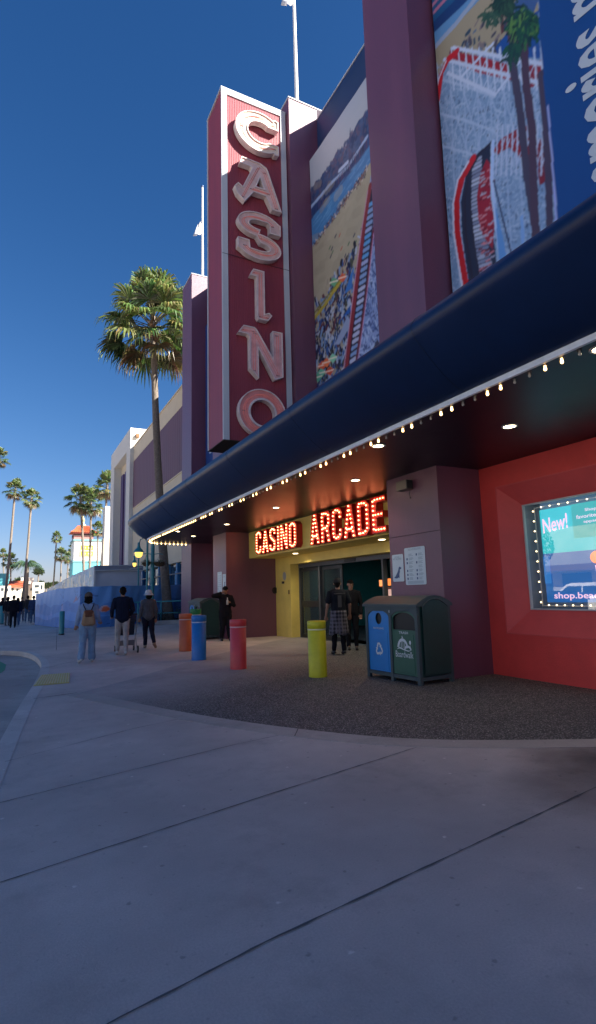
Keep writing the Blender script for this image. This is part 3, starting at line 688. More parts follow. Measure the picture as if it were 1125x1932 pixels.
# ================================================================== CASINO / ARCADE letters over the entrance
def ch_(c):
    """outline loops and bulb paths for condensed block capitals in a unit box"""
    q_ = .13
    def cham(x0, y0, x1, y1, k): return [(x0+k, y0), (x1-k, y0), (x1, y0+k*.6), (x1, y1-k*.6), (x1-k, y1), (x0+k, y1), (x0, y1-k*.6), (x0, y0+k*.6)]
    if c == 'I': return [[(0, 0), (1, 0), (1, 1), (0, 1)]], [[(.5, .06), (.5, .94)]]
    if c == 'O': return [cham(0, 0, 1, 1, .22), cham(.40, .2, .60, .8, .05)], [[(.2, .14), (.2, .86), (.5, .94), (.8, .86), (.8, .14), (.5, .06), (.22, .13)]]
    if c == 'C': return [[(.22, 0), (.78, 0), (1, .13), (1, .36), (.62, .36), (.62, .2), (.40, .2), (.40, .8), (.62, .8), (.62, .64), (1, .64), (1, .87), (.78, 1), (.22, 1), (0, .87), (0, .13)]], [[(.82, .70), (.80, .86), (.5, .94), (.2, .86), (.2, .14), (.5, .06), (.8, .14), (.82, .30)]]
    if c == 'A': return [[(0, 0), (.36, 0), (.40, .17), (.60, .17), (.64, 0), (1, 0), (.74, 1), (.26, 1)], [(.43, .36), (.57, .36), (.5, .70)]], [[(.17, .06), (.5, .94), (.83, .06)], [(.34, .27), (.66, .27)]]
    if c == 'S': return [[(.22, 0), (.78, 0), (1, .13), (1, .46), (.80, .58), (.40, .70), (.40, .82), (.62, .82), (.62, .68), (1, .68), (1, .87), (.78, 1), (.22, 1), (0, .87), (0, .57), (.2, .45), (.60, .36), (.60, .18), (.38, .18), (.38, .32), (0, .32), (0, .13)]], [[(.82, .74), (.78, .88), (.5, .94), (.2, .86), (.2, .62), (.5, .5), (.8, .40), (.8, .14), (.5, .06), (.2, .12), (.18, .26)]]
    if c == 'N': return [[(0, 0), (.34, 0), (.34, .48), (.62, 0), (1, 0), (1, 1), (.66, 1), (.66, .52), (.38, 1), (0, 1)]], [[(.17, .06), (.17, .94)], [(.30, .80), (.70, .2)], [(.83, .06), (.83, .94)]]
    if c == 'R': return [[(0, 0), (.38, 0), (.38, .36), (.48, .36), (.62, 0), (1, 0), (.84, .42), (1, .54), (1, .87), (.80, 1), (0, 1)], [(.38, .56), (.62, .56), (.62, .80), (.38, .80)]], [[(.19, .06), (.19, .92), (.55, .92), (.81, .84), (.81, .58), (.6, .46), (.32, .46)], [(.66, .36), (.80, .06)]]
    if c == 'D': return [[(0, 0), (.72, 0), (1, .16), (1, .84), (.72, 1), (0, 1)], [(.38, .2), (.62, .2), (.62, .8), (.38, .8)]], [[(.19, .08), (.19, .92), (.6, .92), (.81, .82), (.81, .18), (.6, .08), (.30, .08)]]
    if c == 'E': return [[(0, 0), (1, 0), (1, .18), (.42, .18), (.42, .41), (.84, .41), (.84, .59), (.42, .59), (.42, .82), (1, .82), (1, 1), (0, 1)]], [[(.9, .09), (.2, .09), (.2, .91), (.9, .91)], [(.36, .5), (.75, .5)]]
redrim = mat('red_letter_return', (.50, .010, .010), .3, var=.12, vscale=9, coat=.3)
def word(s, widths, y0, y1, z0, z1, label, nb, maxb=100):
    t = thing('marquee_letters_sign', (7.3, (y0+y1)/2, z0), 0, label, 'sign', 'red bulb-lit words over the arcade entrance')
    tot = sum(widths); u = y0; left = []
    for c, w_ in zip(s, widths):
        wl = (y0-y1)*w_/tot; a0 = u; a1 = u-wl*.93; u -= wl
        loops, paths = ch_(c)
        S_ = lambda p: (a0+(a1-a0)*p[0], z0+p[1]*(z1-z0))
        lp = [[S_(p) for p in l_] for l_ in loops]; ff = FX(XF-.022)
        mb = MB(); mb.prism(lp, ff, .0, .20, 1, side_mi=1, front=False, back=False)
        mb.prism([inset(lp[0], .010)]+[inset(h_, -.010) for h_ in lp[1:]], ff, .14, .185, 0, 0, back=False)
        lt = wpart(mb, 'letter', [redletter, redrim], t)
        for pth in paths:
            P_ = [Vector(S_(p)) for p in pth]; L_ = [(P_[i+1]-P_[i]).length for i in range(len(P_)-1)]; T_ = sum(L_); n = max(2, round(T_/nb)); closed = (P_[0]-P_[-1]).length < .06
            for i in range(n+1 if not closed else n):
                s_ = T_*i/n; j = 0
                while j < len(L_)-1 and s_ > L_[j]: s_ -= L_[j]; j += 1
                q_ = P_[j].lerp(P_[j+1], min(1, s_/L_[j])); left.append((q_, lt))
    for i, (q_, lt) in enumerate(left):
        if i < maxb:
            mb = MB(); mb.ball((XF-.022-.205, q_.x, q_.y), .0185, 7); wpart(mb, 'light_bulb', red_bulb, lt)
    if len(left) > maxb:
        mb = MB()
        for q_, lt in left[maxb:]: mb.ball((XF-.022-.205, q_.x, q_.y), .017, 6)
        o = wpart(mb, 'more_light_bulbs', red_bulb, t); o['kind'] = 'stuff'
    return len(left)
n1 = word('CASINO', [.5, .52, .5, .26, .52, .52], 17.02, 13.95, 2.79, 3.56, 'shorter word CASINO in red bulb-studded letters at the left of the yellow fascia', .093)
n2 = word('ARCADE', [.56, .54, .54, .58, .56, .58], 13.18, 9.66, 2.765, 3.60, 'larger word ARCADE in red bulb-studded letters at the right of the yellow fascia', .108)
print('bulbs', n1, n2)

# ================================================================== BANNERS (printed sheets stretched in front of the upper wall)
XB = 7.15
def bX(x, y): p = onX(x, y, XB); return (p.y, p.z)
def BP(*pts): return [bX(*p) for p in pts]
def banner(name, cv, y0, y1, z0, z1, label):
    t = thing('banner', (XB, (y0+y1)/2, z0), 0, label, 'banner', 'large printed banners on the upper facade')
    mb = MB(); e = .035
    mb.box((XB+.006, y0, z0), (XB+.16, y1, z1)); wpart(mb, 'backing_frame', darkmetal, t)
    wcan(cv, 'print', lambda u, v: (XB+.003*sin(u*7)+.003*sin(v*3+u*2), u, v), printed, t)
    return t
# banner between the first two pillars: beach, wharf, roller-coaster track
cv = Canvas(8.70, 12.48, 4.7, 13.95, .018, (150, 166, 184))
for i in range(14): cv.poly(BP((560, 120+i*22), (740, -160+i*22), (740, 20+i*22), (560, 300+i*22)), (146+i*2, 164+i, 184), .5)
tree = [(560, 400), (587, 361), (592, 350), (598, 339), (603, 345), (608, 328), (614, 323), (618, 326), (626, 306), (634, 294), (637, 281), (641, 283), (643, 300), (650, 290), (656, 268), (659, 262), (661, 241), (663, 260), (670, 240), (677, 226), (683, 222), (689, 214), (694, 206), (740, 140)]
cv.poly(BP(*tree, (740, 190), (693, 258), (656, 315), (624, 347), (588, 392), (560, 428)), (48, 72, 112))
for i in range(420):
    f = random.random(); x = 586+f*110; y = 392-f*138; up_ = (30+f*14)*random.random()
    cv.line(BP((x, y-up_), (x+random.uniform(-2, 2), y-up_-random.uniform(2, 5))), random.uniform(.05, .14), random.choice([(36, 60, 98), (60, 84, 122), (80, 76, 108), (44, 74, 116), (72, 92, 128), (90, 80, 104)]), .8)
cv.poly(BP((560, 428), (588, 392), (624, 347), (656, 315), (693, 258), (740, 190), (740, 216), (693, 281), (656, 336), (624, 368), (590, 412), (560, 450)), (46, 70, 116))
cv.line(BP((578, 402), (624, 347), (656, 315), (693, 258)), .10, (150, 172, 204)); cv.line(BP((640, 322), (656, 306)), .10, (170, 186, 212))
for i in range(40):
    f = i/40; x = 588+f*106; y = 396-f*136; cv.line(BP((x, y+2), (x+.6, y+15)), .03, random.choice([(18, 32, 60), (84, 58, 82), (26, 44, 80)]))
cv.poly(BP((560, 450), (590, 412), (624, 368), (656, 336), (693, 281), (740, 216), (740, 250), (695, 313), (630, 413), (590, 463), (560, 500)), (66, 122, 172))
for i in range(90):
    f = random.random(); x = 588+f*106; y = 412-f*128+random.random()*40; cv.line(BP((x, y), (x+8, y-11)), .05, random.choice([(84, 140, 186), (58, 112, 164), (100, 150, 190)]), .6)
cv.poly(BP((560, 500), (590, 463), (630, 413), (695, 313), (740, 250), (760, 760), (560, 760)), (160, 152, 130))
for i in range(60):
    x = random.uniform(588, 690); y = random.uniform(350, 580); cv.line(BP((x, y), (x+random.uniform(4, 14), y-random.uniform(4, 14))), random.uniform(.1, .3), random.choice([(152, 145, 126), (168, 160, 138), (146, 136, 116)]), .35)
for i in range(260):
    f = random.random(); x = 588+f*106; y = 464-f*150+abs(random.gauss(0, 6)); cv.line(BP((x, y), (x+random.uniform(-2, 3), y-random.uniform(1, 4))), .03, random.choice([(80, 70, 80), (200, 190, 180), (60, 80, 120), (130, 90, 80), (30, 40, 60)]))
for i in range(14): x = random.uniform(620, 672); y = random.uniform(430, 500); cv.line(BP((x, y), (x+2, y-5)), .05, random.choice([(70, 110, 80), (170, 90, 70), (50, 60, 80)]))
for i in range(1100):
    f = random.random(); x = 588+f*84; y0_ = 575-f*115; y = y0_+random.random()**.8*(220); 
    if y-y0_ < 12 and random.random() < .6: continue
    c_ = random.choice([(20, 30, 62), (28, 46, 90), (60, 96, 150), (110, 140, 175), (150, 142, 125), (70, 74, 60), (160, 170, 185), (30, 30, 44), (96, 52, 60), (44, 84, 140)])
    cv.line(BP((x, y), (x+random.uniform(-4, 5), y-random.uniform(3, 15))), random.uniform(.03, .11), c_)
cv.line(BP((594, 600), (620, 565), (650, 520)), .13, (168, 150, 60)); cv.line(BP((594, 590), (640, 530)), .06, (120, 118, 50))
for cx, cy, c_ in ((608, 690, (214, 92, 52)), (616, 684, (232, 120, 72)), (606, 704, (104, 182, 150)), (600, 712, (84, 160, 130)), (628, 676, (130, 196, 160)), (630, 532, (96, 160, 120)), (646, 524, (206, 96, 60)), (622, 700, (196, 76, 44))):
    cv.poly(BP((cx-9, cy+2), (cx, cy-9), (cx+9, cy-3), (cx+1, cy+9)), c_); cv.line(BP((cx-8, cy+2), (cx+8, cy-3)), .03, (240, 220, 200))
cv.poly(BP((650, 555), (668, 500), (664, 545)), (56, 112, 178)); cv.poly(BP((645, 600), (662, 575), (662, 588)), (36, 88, 160))
cv.poly(BP((632, 650), (656, 595), (664, 610), (640, 650)), (138, 152, 180))
# coaster track running down the right side
cv.poly(BP((700, 330), (686, 440), (664, 640), (650, 720), (760, 720), (760, 330)), (122, 142, 186))
for i in range(500):
    x = random.uniform(680, 722); y = random.uniform(430, 710); cv.line(BP((x, y), (x+random.uniform(-9, 9), y+random.uniform(-16, 16))), .04, random.choice([(160, 178, 208), (84, 106, 156), (58, 76, 122), (134, 150, 190)]))
cv.poly(BP((712, 640), (690, 690), (684, 720), (712, 720), (725, 660)), (62, 60, 78))
cv.poly(BP((704, 350), (692, 380), (678, 480), (664, 600), (650, 715), (666, 715), (686, 600), (700, 480), (706, 400)), (30, 30, 54))
for i in range(26):
    f = i/26; x = 697-f*38; y = 385+f*320; cv.line(BP((x, y+2), (x+9, y-4)), .10, random.choice([(150, 160, 196), (122, 150, 190), (90, 150, 200), (170, 176, 200)]))
cv.line(BP((699, 350), (688, 420), (674, 530), (660, 640), (651, 715)), .16, (128, 44, 52)); cv.line(BP((694, 360), (683, 430), (669, 540), (656, 640), (646, 715)), .045, (176, 130, 150))
cv.line(BP((712, 380), (700, 480), (686, 590), (668, 715)), .09, (104, 40, 56)); cv.line(BP((706, 440), (694, 540), (674, 700)), .03, (190, 140, 170))
cv.blur(1)
banner('banner', cv, 8.74, 12.47, 4.7, 13.95, 'tall printed beach banner between the blade sign and the wide plum pillar')
# wide banner on the near side of the first pillar: white wooden coaster, palms, blue field with lettering
cv = Canvas(2.9, 7.20, 5.6, 14.3, .0155, (24, 70, 132))
cv.poly(BP((800, -60), (1016, -60), (1022, 60), (1036, 200), (1050, 330), (1060, 480), (1060, 640), (830, 640)), (120, 146, 180))
cv.poly(BP((812, -60), (1014, -60), (1018, 110), (812, 160)), (150, 142, 120))
cv.poly(BP((800, 110), (905, 0), (940, -60), (800, -60)), (88, 138, 184))
cv.poly(BP((800, 80), (888, -5), (920, -60), (800, -60)), (26, 60, 112)); cv.poly(BP((800, 60), (868, -10), (890, -60), (800, -60)), (30, 84, 130))
cv.line(BP((815, 95), (860, 45), (905, -12)), .12, (142, 160, 186)); cv.line(BP((820, 22), (850, -12)), .08, (170, 110, 140)); cv.line(BP((815, 12), (835, -12)), .08, (170, 110, 140))
for i in range(120):
    x = random.uniform(845, 960); y = random.uniform(-10, 130); 
    if y < 120-(x-830)*1.15: continue
    cv.line(BP((x, y), (x+random.uniform(-6, 3), y+random.uniform(3, 12))), random.uniform(.03, .09), random.choice([(70, 70, 84), (120, 110, 110), (46, 70, 90), (90, 110, 130)]))
cv.poly(BP((935, 90), (965, 50), (1016, 20), (1020, 120), (940, 110)), (34, 78, 146)); cv.poly(BP((960, 20), (990, -20), (1016, 0), (1005, 30)), (60, 90, 140))
# lattice body
def inlat(x, y): return y > 95+(x-820)*.10
lat = [(98, 128, 166), (150, 172, 200), (172, 190, 212), (122, 150, 186), (60, 88, 128), (84, 112, 154), (138, 162, 194)]
cv.poly(BP((815, 165), (850, 100), (1020, 110), (1036, 200), (1050, 330), (1060, 640), (812, 640)), (116, 146, 180))
for i in range(60):
    x = random.uniform(815, 1040); y = random.uniform(150, 520); cv.line(BP((x, y), (x+random.uniform(-20, 20), y+random.uniform(10, 40))), random.uniform(.15, .4), random.choice([(104, 134, 170), (126, 154, 188), (112, 142, 178)]), .5)
for i in range(5200):
    x = random.uniform(812, 1058); y = random.uniform(118, 560)
    if x > 1018+(y-60)*.09: continue
    a = random.choice([.35, -.9, 1.35, 1.57, .2, -.5, -1.1]); l_ = random.uniform(2, 11)
    cv.line(BP((x, y), (x+cos(a)*l_, y+sin(a)*l_)), random.uniform(.016, .034), random.choice([(150, 172, 200), (136, 160, 192), (98, 128, 166), (164, 184, 208), (124, 152, 186)]), .65)
for i in range(620):
    x = random.uniform(815, 1040); y = random.uniform(180, 520)
    if x > 1018+(y-60)*.09: continue
    cv.poly(BP((x, y), (x+random.uniform(1.5, 4), y-random.uniform(1, 4)), (x+random.uniform(1, 4), y+random.uniform(1, 5))), random.choice([(46, 70, 104), (58, 82, 120), (40, 58, 88)]), .85)
for k in range(9):
    x = 824+k*25; cv.line(BP((x, 120), (x+8, 330), (x+20, 560)), .04, (150, 172, 202), .7)
    cv.line(BP((x, 170), (x+34, 290)), .03, (158, 178, 206), .6); cv.line(BP((x+30, 160), (x-8, 330)), .03, (158, 178, 206), .6)
for y in (175, 240, 300): cv.line(BP((815, y-30), (880, y-12), (935, y+8)), .045, (162, 182, 208), .8)
cv.poly(BP((849, 96), (905, 106), (962, 122), (966, 152), (905, 138), (852, 116)), (146, 34, 46)); cv.poly(BP((985, 132), (1030, 108), (1034, 158), (990, 168)), (132, 40, 56))
for x0_ in range(852, 1034, 13): cv.line(BP((x0_, 90), (x0_+5, 170)), .035, (176, 192, 216))
for k in range(9): cv.line(BP((855+k*19, 168), (878+k*19, 116)), .028, (166, 184, 210))
for (a, b_) in (((838, 112), (1025, 158)), ((855, 90), (1030, 122)), ((845, 138), (935, 178)), ((870, 145), (930, 82)), ((940, 172), (985, 110))): cv.line(BP(a, b_), .06, (180, 194, 218))
cv.line(BP((826, 190), (833, 140), (846, 112), (862, 98)), .14, (184, 32, 42)); cv.line(BP((822, 178), (828, 150), (842, 116)), .04, (196, 196, 216))
# lower big curve of track
cv.poly(BP((930, 285), (945, 262), (985, 238), (1005, 236), (1012, 275), (1000, 330), (985, 300), (960, 278), (938, 292)), (134, 34, 46)); cv.poly(BP((1012, 262), (1030, 262), (1034, 340), (1018, 350)), (120, 38, 52))
for k in range(11):
    x0_ = 936+k*9.5; cv.line(BP((x0_, 330), (x0_+3, 236)), .035, (168, 184, 210)); cv.line(BP((x0_, 318), (x0_+16, 262)), .025, (160, 178, 206))
cv.poly(BP((926, 268), (900, 290), (880, 325), (870, 380), (872, 440), (884, 525), (892, 620), (950, 620), (935, 480), (925, 380)), (40, 46, 66))
for i in range(34):
    f = i/34; x0_ = 893-14*sin(f*2.6)+f*26; y0_ = 300+f*250; w_ = 14+f*14
    cv.line(BP((x0_, y0_+5), (x0_+w_, y0_-3)), .055, random.choice([(150, 160, 184), (168, 178, 200), (120, 130, 158)]))
for i in range(9): cv.line(BP((882+i*1.5+(i*i)*.2, 330+i*26), (884+i*1.8+(i*i)*.2, 352+i*26)), .05, (44, 44, 62))
cv.poly(BP((918, 300), (906, 330), (900, 370), (902, 410), (912, 445), (930, 470), (934, 420), (926, 370), (926, 310)), (148, 36, 52))
for i in range(90):
    x0_ = random.uniform(903, 930); y0_ = random.uniform(320, 520); cv.line(BP((x0_, y0_), (x0_+6, y0_-3)), .03, random.choice([(190, 120, 130), (110, 30, 44), (160, 160, 180)]))
cv.line(BP((892, 300), (872, 335), (861, 380), (862, 440), (872, 500), (882, 560)), .17, (186, 34, 42)); cv.line(BP((884, 305), (864, 340), (855, 385), (856, 440), (866, 500), (876, 560)), .05, (196, 200, 220))
cv.line(BP((927, 268), (905, 290), (885, 325), (877, 380), (879, 440), (892, 530)), .05, (44, 40, 56))
cv.line(BP((930, 268), (928, 340), (938, 430), (955, 560)), .08, (166, 190, 226)); cv.poly(BP((934, 380), (950, 450), (965, 540), (945, 540)), (92, 142, 200)); cv.line(BP((932, 340), (965, 480), (975, 540)), .03, (50, 60, 92))
cv.line(BP((984, 410), (990, 520)), .07, (120, 160, 210))
# palms on the banner
for pts, w_, c_ in ((((965, 105), (980, 200), (995, 330), (1012, 440), (1016, 560)), .15, (68, 64, 84)), (((957, -20), (962, 50), (975, 105)), .16, (92, 62, 76)), (((988, 60), (993, 160), (1005, 250), (1008, 380), (1012, 470)), .15, (74, 58, 76)), (((1020, 140), (1030, 230), (1036, 360), (1040, 520)), .13, (70, 62, 82)), (((946, -20), (948, 60)), .07, (90, 56, 60))):
    cv.line(BP(*pts), w_, c_)
cv.line(BP((1036, 200), (1044, 330), (1052, 440)), .04, (150, 160, 210))
def frondpaint(cx, cy, n, r, cs):
    for i in range(n):
        a = random.uniform(.6, 2.9); l_ = random.uniform(.4, 1)*r; ox, oy = random.gauss(0, r*.22), random.gauss(0, r*.3)
        cv.line(BP((cx+ox, cy+oy), (cx+ox+cos(a)*l_*.7, cy+oy+sin(a)*l_*.4), (cx+ox+cos(a)*l_, cy+oy+sin(a)*l_)), random.uniform(.02, .055), random.choice(cs))
frondpaint(988, 40, 420, 34, [(30, 74, 58), (54, 104, 62), (28, 60, 60), (84, 124, 64), (22, 48, 46)]); frondpaint(950, 0, 180, 24, [(36, 66, 54), (48, 80, 60), (26, 50, 48)]); frondpaint(926, 30, 40, 22, [(40, 76, 62), (56, 86, 70)]); frondpaint(968, 95, 60, 24, [(34, 78, 62), (30, 60, 60)])
cv.poly(BP((1012, -200), (1018, 60), (1030, 200), (1046, 330), (1058, 480), (1062, 640), (1500, 640), (1500, -200)), (24, 70, 132))
cv.line(BP((1034, 200), (1044, 330), (1054, 470)), .03, (150, 160, 210))
cv.blur(1)
bn = banner('banner', cv, 2.9, 7.21, 5.6, 14.3, 'widest banner nearest the viewer, with a white wooden coaster and a blue lettered field')
tv, tf = text_mb('memories m', .92, width=3.95, shear=.32, offset=.016)
mb = MB(); zb = 6.42; mb.add([(XB-.012, 3.66+b_, zb+a) for a, b_ in tv], tf)
wpart(mb, 'lettering', mat('banner_white', (.52, .60, .68), .5), bn)
# narrow slice of the far banner beside the blade sign
cv = Canvas(19.52, 22.33, 4.7, 13.4, .05, (24, 62, 122))
cv.poly([(19.5, 4.7), (21.2, 4.7), (21.2, 13.4), (19.5, 13.4)], (36, 84, 140))
for i in range(10): cv.poly([(20.6+random.random()*.9, 7.0+random.random()*.8), (20.9+random.random()*.5, 7.9), (21.1, 7.2)], (130, 160, 196))
bn = banner('banner', cv, 19.51, 22.34, 4.7, 13.4, 'dark blue banner with small white writing seen edge-on past the left of the blade sign')
tv, tf = text_mb('Beach Boardwalk', .55, width=5.2, offset=.01)
mb = MB(); mb.add([(XB-.012, 21.25+b_, 7.4+a) for a, b_ in tv], tf); wpart(mb, 'lettering', mat('banner_white', (.52, .60, .68), .5), bn)
# flag poles on the pillars, with a limp white flag each
for (x, y, z0, z1, lab, fl) in ((7.12, 13.1, ZP+.03, 22.4, 'white flagpole on top of the pillar to the right of the blade sign', 1), (7.25, 23.1, ZP+.03, 20.9, 'white flagpole with furled cloth on the pillar left of the blade sign', .6)):
    t = thing('flagpole', (x, y, z0), 0, lab, 'flagpole', 'flagpoles on the pillar tops')
    mb = MB(); mb.tube([(0, 0, 0), (0, 0, z1-z0)], [.062, .04], 12); mb.lathe((0, 0, 0), [(.13, 0), (.13, .03), (.07, .06)], 14); mb.build('pole', white_paint, t)
    mb = MB(); mb.ball((0, 0, z1-z0+.05), .07, 10); mb.build('finial', mat('blue_finial', (.03, .08, .2), .3), t)
    zf = 4.1 if fl == 1 else 2.6
    mb = MB(); hh = 1.15*fl; n = 8; vs = []
    for i in range(n+1):
        for j in range(5): vs.append((-.05-.10*j*(.4+.6*i/n)*(1-.3*(j % 2)), .04*sin(j*2.1+i*.8), zf+hh-hh*i/n-.05*j))
    mb.add(vs, [(i*5+j, i*5+j+1, i*5+j+6, i*5+j+5) for i in range(n) for j in range(4)], 0, True)
    f_ = mb.build('flag', mat('white_cloth', (.55, .57, .6), .8), t); sm_ = f_.modifiers.new('s', 'SOLIDIFY'); sm_.thickness = .01

# ================================================================== WINDOW DISPLAY
def display(iy0, iy1, iz0, iz1, label, full=True):
    XG_ = XR+.27
    t = thing('window_display', (XG_+.05, (iy0+iy1)/2, iz0), 0, label, 'window display', 'framed window displays in the red wall')
    mb = MB(); XD_ = XG_+.28
    mb.box((XD_, iy0, iz0), (XD_+.02, iy1, iz1)); wpart(mb, 'back_panel', mat('display_grey', (.20, .28, .36), .5), t)
    mb = MB(); mb.box((XG_+.01, iy0, iz0-.03), (XD_, iy1, iz0-.005)); mb.box((XG_+.01, iy0, iz1+.005), (XD_, iy1, iz1+.03)); mb.box((XG_+.01, iy1+.002, iz0-.02), (XD_, iy1+.02, iz1+.02)); mb.box((XG_+.01, iy0-.02, iz0-.02), (XD_, iy0-.002, iz1+.02)); wpart(mb, 'box_sides', mat('display_grey', (.20, .28, .36), .5), t)
    mb = MB(); e = .022
    for a, b_ in (((iy0, iz0), (iy1, iz0+e)), ((iy0, iz1-e), (iy1, iz1)), ((iy1-e, iz0+e), (iy1, iz1-e)), ((iy0, iz0+e), (iy0+e, iz1-e))): mb.box((XG_-.02, a[0], a[1]), (XG_+.03, b_[0], b_[1]))
    wpart(mb, 'window_frame', trimw, t)
    gl = bpy.data.materials.get('display_glass')
    if not gl:
        gl = bpy.data.materials.new('display_glass'); gl.use_nodes = True; tr = gl.node_tree; tr.nodes.clear()
        o_ = tr.nodes.new('ShaderNodeOutputMaterial'); a_ = tr.nodes.new('ShaderNodeBsdfTransparent'); g_ = tr.nodes.new('ShaderNodeBsdfGlossy'); g_.inputs['Roughness'].default_value = .01
        ge = tr.nodes.new('ShaderNodeNewGeometry'); dt = tr.nodes.new('ShaderNodeVectorMath'); dt.operation = 'DOT_PRODUCT'; tr.links.new(ge.outputs['Incoming'], dt.inputs[0]); tr.links.new(ge.outputs['Normal'], dt.inputs[1])
        ab = tr.nodes.new('ShaderNodeMath'); ab.operation = 'ABSOLUTE'; tr.links.new(dt.outputs['Value'], ab.inputs[0]); iv = tr.nodes.new('ShaderNodeMath'); iv.operation = 'SUBTRACT'; iv.inputs[0].default_value = 1; tr.links.new(ab.outputs[0], iv.inputs[1])
        pw_ = tr.nodes.new('ShaderNodeMath'); pw_.operation = 'POWER'; pw_.inputs[1].default_value = 4; tr.links.new(iv.outputs[0], pw_.inputs[0]); f_ = tr.nodes.new('ShaderNodeMath'); f_.operation = 'MULTIPLY_ADD'; f_.inputs[1].default_value = .9; f_.inputs[2].default_value = .19; tr.links.new(pw_.outputs[0], f_.inputs[0]); m_ = tr.nodes.new('ShaderNodeMixShader')
        tr.links.new(f_.outputs[0], m_.inputs[0]); tr.links.new(a_.outputs[0], m_.inputs[1]); tr.links.new(g_.outputs[0], m_.inputs[2]); tr.links.new(m_.outputs[0], o_.inputs[0])
    mb = MB(); mb.add([(XG_+.005, iy0+.02, iz0+.02), (XG_+.005, iy1-.02, iz0+.02), (XG_+.005, iy1-.02, iz1-.02), (XG_+.005, iy0+.02, iz1-.02)], [(0, 1, 2, 3)]); wpart(mb, 'glass_pane', gl, t)
    # backlit poster with panels
    XP = XG_+.20
    def pw(y0, y1, z0, z1, d, m): mb = MB(); mb.box((XP-d, y0, z0), (XP-d+.006, y1, z1)); return wpart(mb, 'poster_panel', m, t)
    p1 = mat('poster_teal', (.01, .34, .38), .4, emit=(.01, .34, .38), estr=.40); p2 = mat('poster_blue', (.02, .13, .40), .4, emit=(.02, .13, .40), estr=.22); p3 = mat('poster_aqua', (.02, .42, .40), .4, emit=(.02, .42, .40), estr=.22)
    pk = mat('poster_pink', (.85, .55, .70), .4, emit=(.85, .55, .70), estr=.3)
    yl = iy1-.17; yr = iy0+.12; zm = iz0+(iz1-iz0)*.52
    pw(yr, yl, zm, iz1-.11, 0, p1); pw(yr, yl, iz0+.12, zm-.001, 0, p2)
    pw(yr, yl-.62, zm+.2, iz1-.105, .012, p3); pw(yl-.12, yl+.0, zm-.5, zm-.05, .012, mat('poster_mid', (.03, .20, .55), .4, emit=(.03, .20, .55), estr=.22))
    if full:
        def T_(s, h, y, z, w_=None, rot=0., **k):
            v, f = text_mb(s, h, w_, **k); m_ = MB(); m_.add([(XP-.02, y-(a*cos(rot)-b_*sin(rot)), z+a*sin(rot)+b_*cos(rot)) for a, b_ in v], f); wpart(m_, 'poster_lettering', pk, t)
        T_('New!', .25, yl-.06, iz1-.52, .50, rot=.10, shear=.15, offset=.022)
        T_('Shop your', .06, yl-.86, iz1-.26, .42, offset=.006); T_('favorite Boardwalk', .06, yl-.70, iz1-.35, .85, offset=.006); T_('apparel', .055, yl-.82, iz1-.44, .3, offset=.006)
        T_('shop.beachboardwalk', .13, yl-.16, iz0+.15, 1.75, offset=.016)
        mb = MB(); mb.prism([arc(yl-.99, zm-.12, .12, .10, 0, 360, 20)[:-1]], FX(XP-.02), 0, .004, back=False); wpart(mb, 'poster_disc', mat('poster_orange', (.75, .16, .05), .4, emit=(.75, .16, .05), estr=.5), t)
        mb = MB(); mb.prism([[(yl-.95, zm-.36), (yl-1.07, zm-.38), (yl-1.06, zm-.26), (yl-.94, zm-.24)]], FX(XP-.02), 0, .004, back=False); wpart(mb, 'poster_tag', pk, t)
    # bulbs round the frame
    bl = mat('display_bulb', (1, .9, .7), .3, emit=(1, .72, .38), estr=1.9); n = int((iz1-iz0-.2)/.17); c_ = 0
    pts = [(iy1-.10, iz0+.12+i*(iz1-iz0-.24)/n) for i in range(n+1)]+[(iy1-.10-i*.17, iz1-.07) for i in range(1, 12)]+[(iy1-.10-i*.15, iz0+.075) for i in range(1, 13)]
    for y, z in pts:
        if y < iy0+.05: continue
        mb = MB(); mb.ball((XG_+.13, y, z), .013, 9); wpart(mb, 'light_bulb', bl, t)
    mb = MB()
    mb.tube([(XG_+.17, iy1-.10, iz0+.05), (XG_+.17, iy1-.10, iz1-.05)], .01, 6); mb.tube([(XG_+.17, iy1-.1, iz1-.06), (XG_+.17, iy0+.1, iz1-.06)], .01, 6); mb.tube([(XG_+.17, iy1-.1, iz0+.06), (XG_+.17, iy0+.1, iz0+.06)], .01, 6)
    wpart(mb, 'bulb_rail', trimw, t)
display(*wa, 'lit shop window poster display with a bulb border in the nearer red wall')
display(*wb, 'lit window display in the red recess between the two far pillars', False)

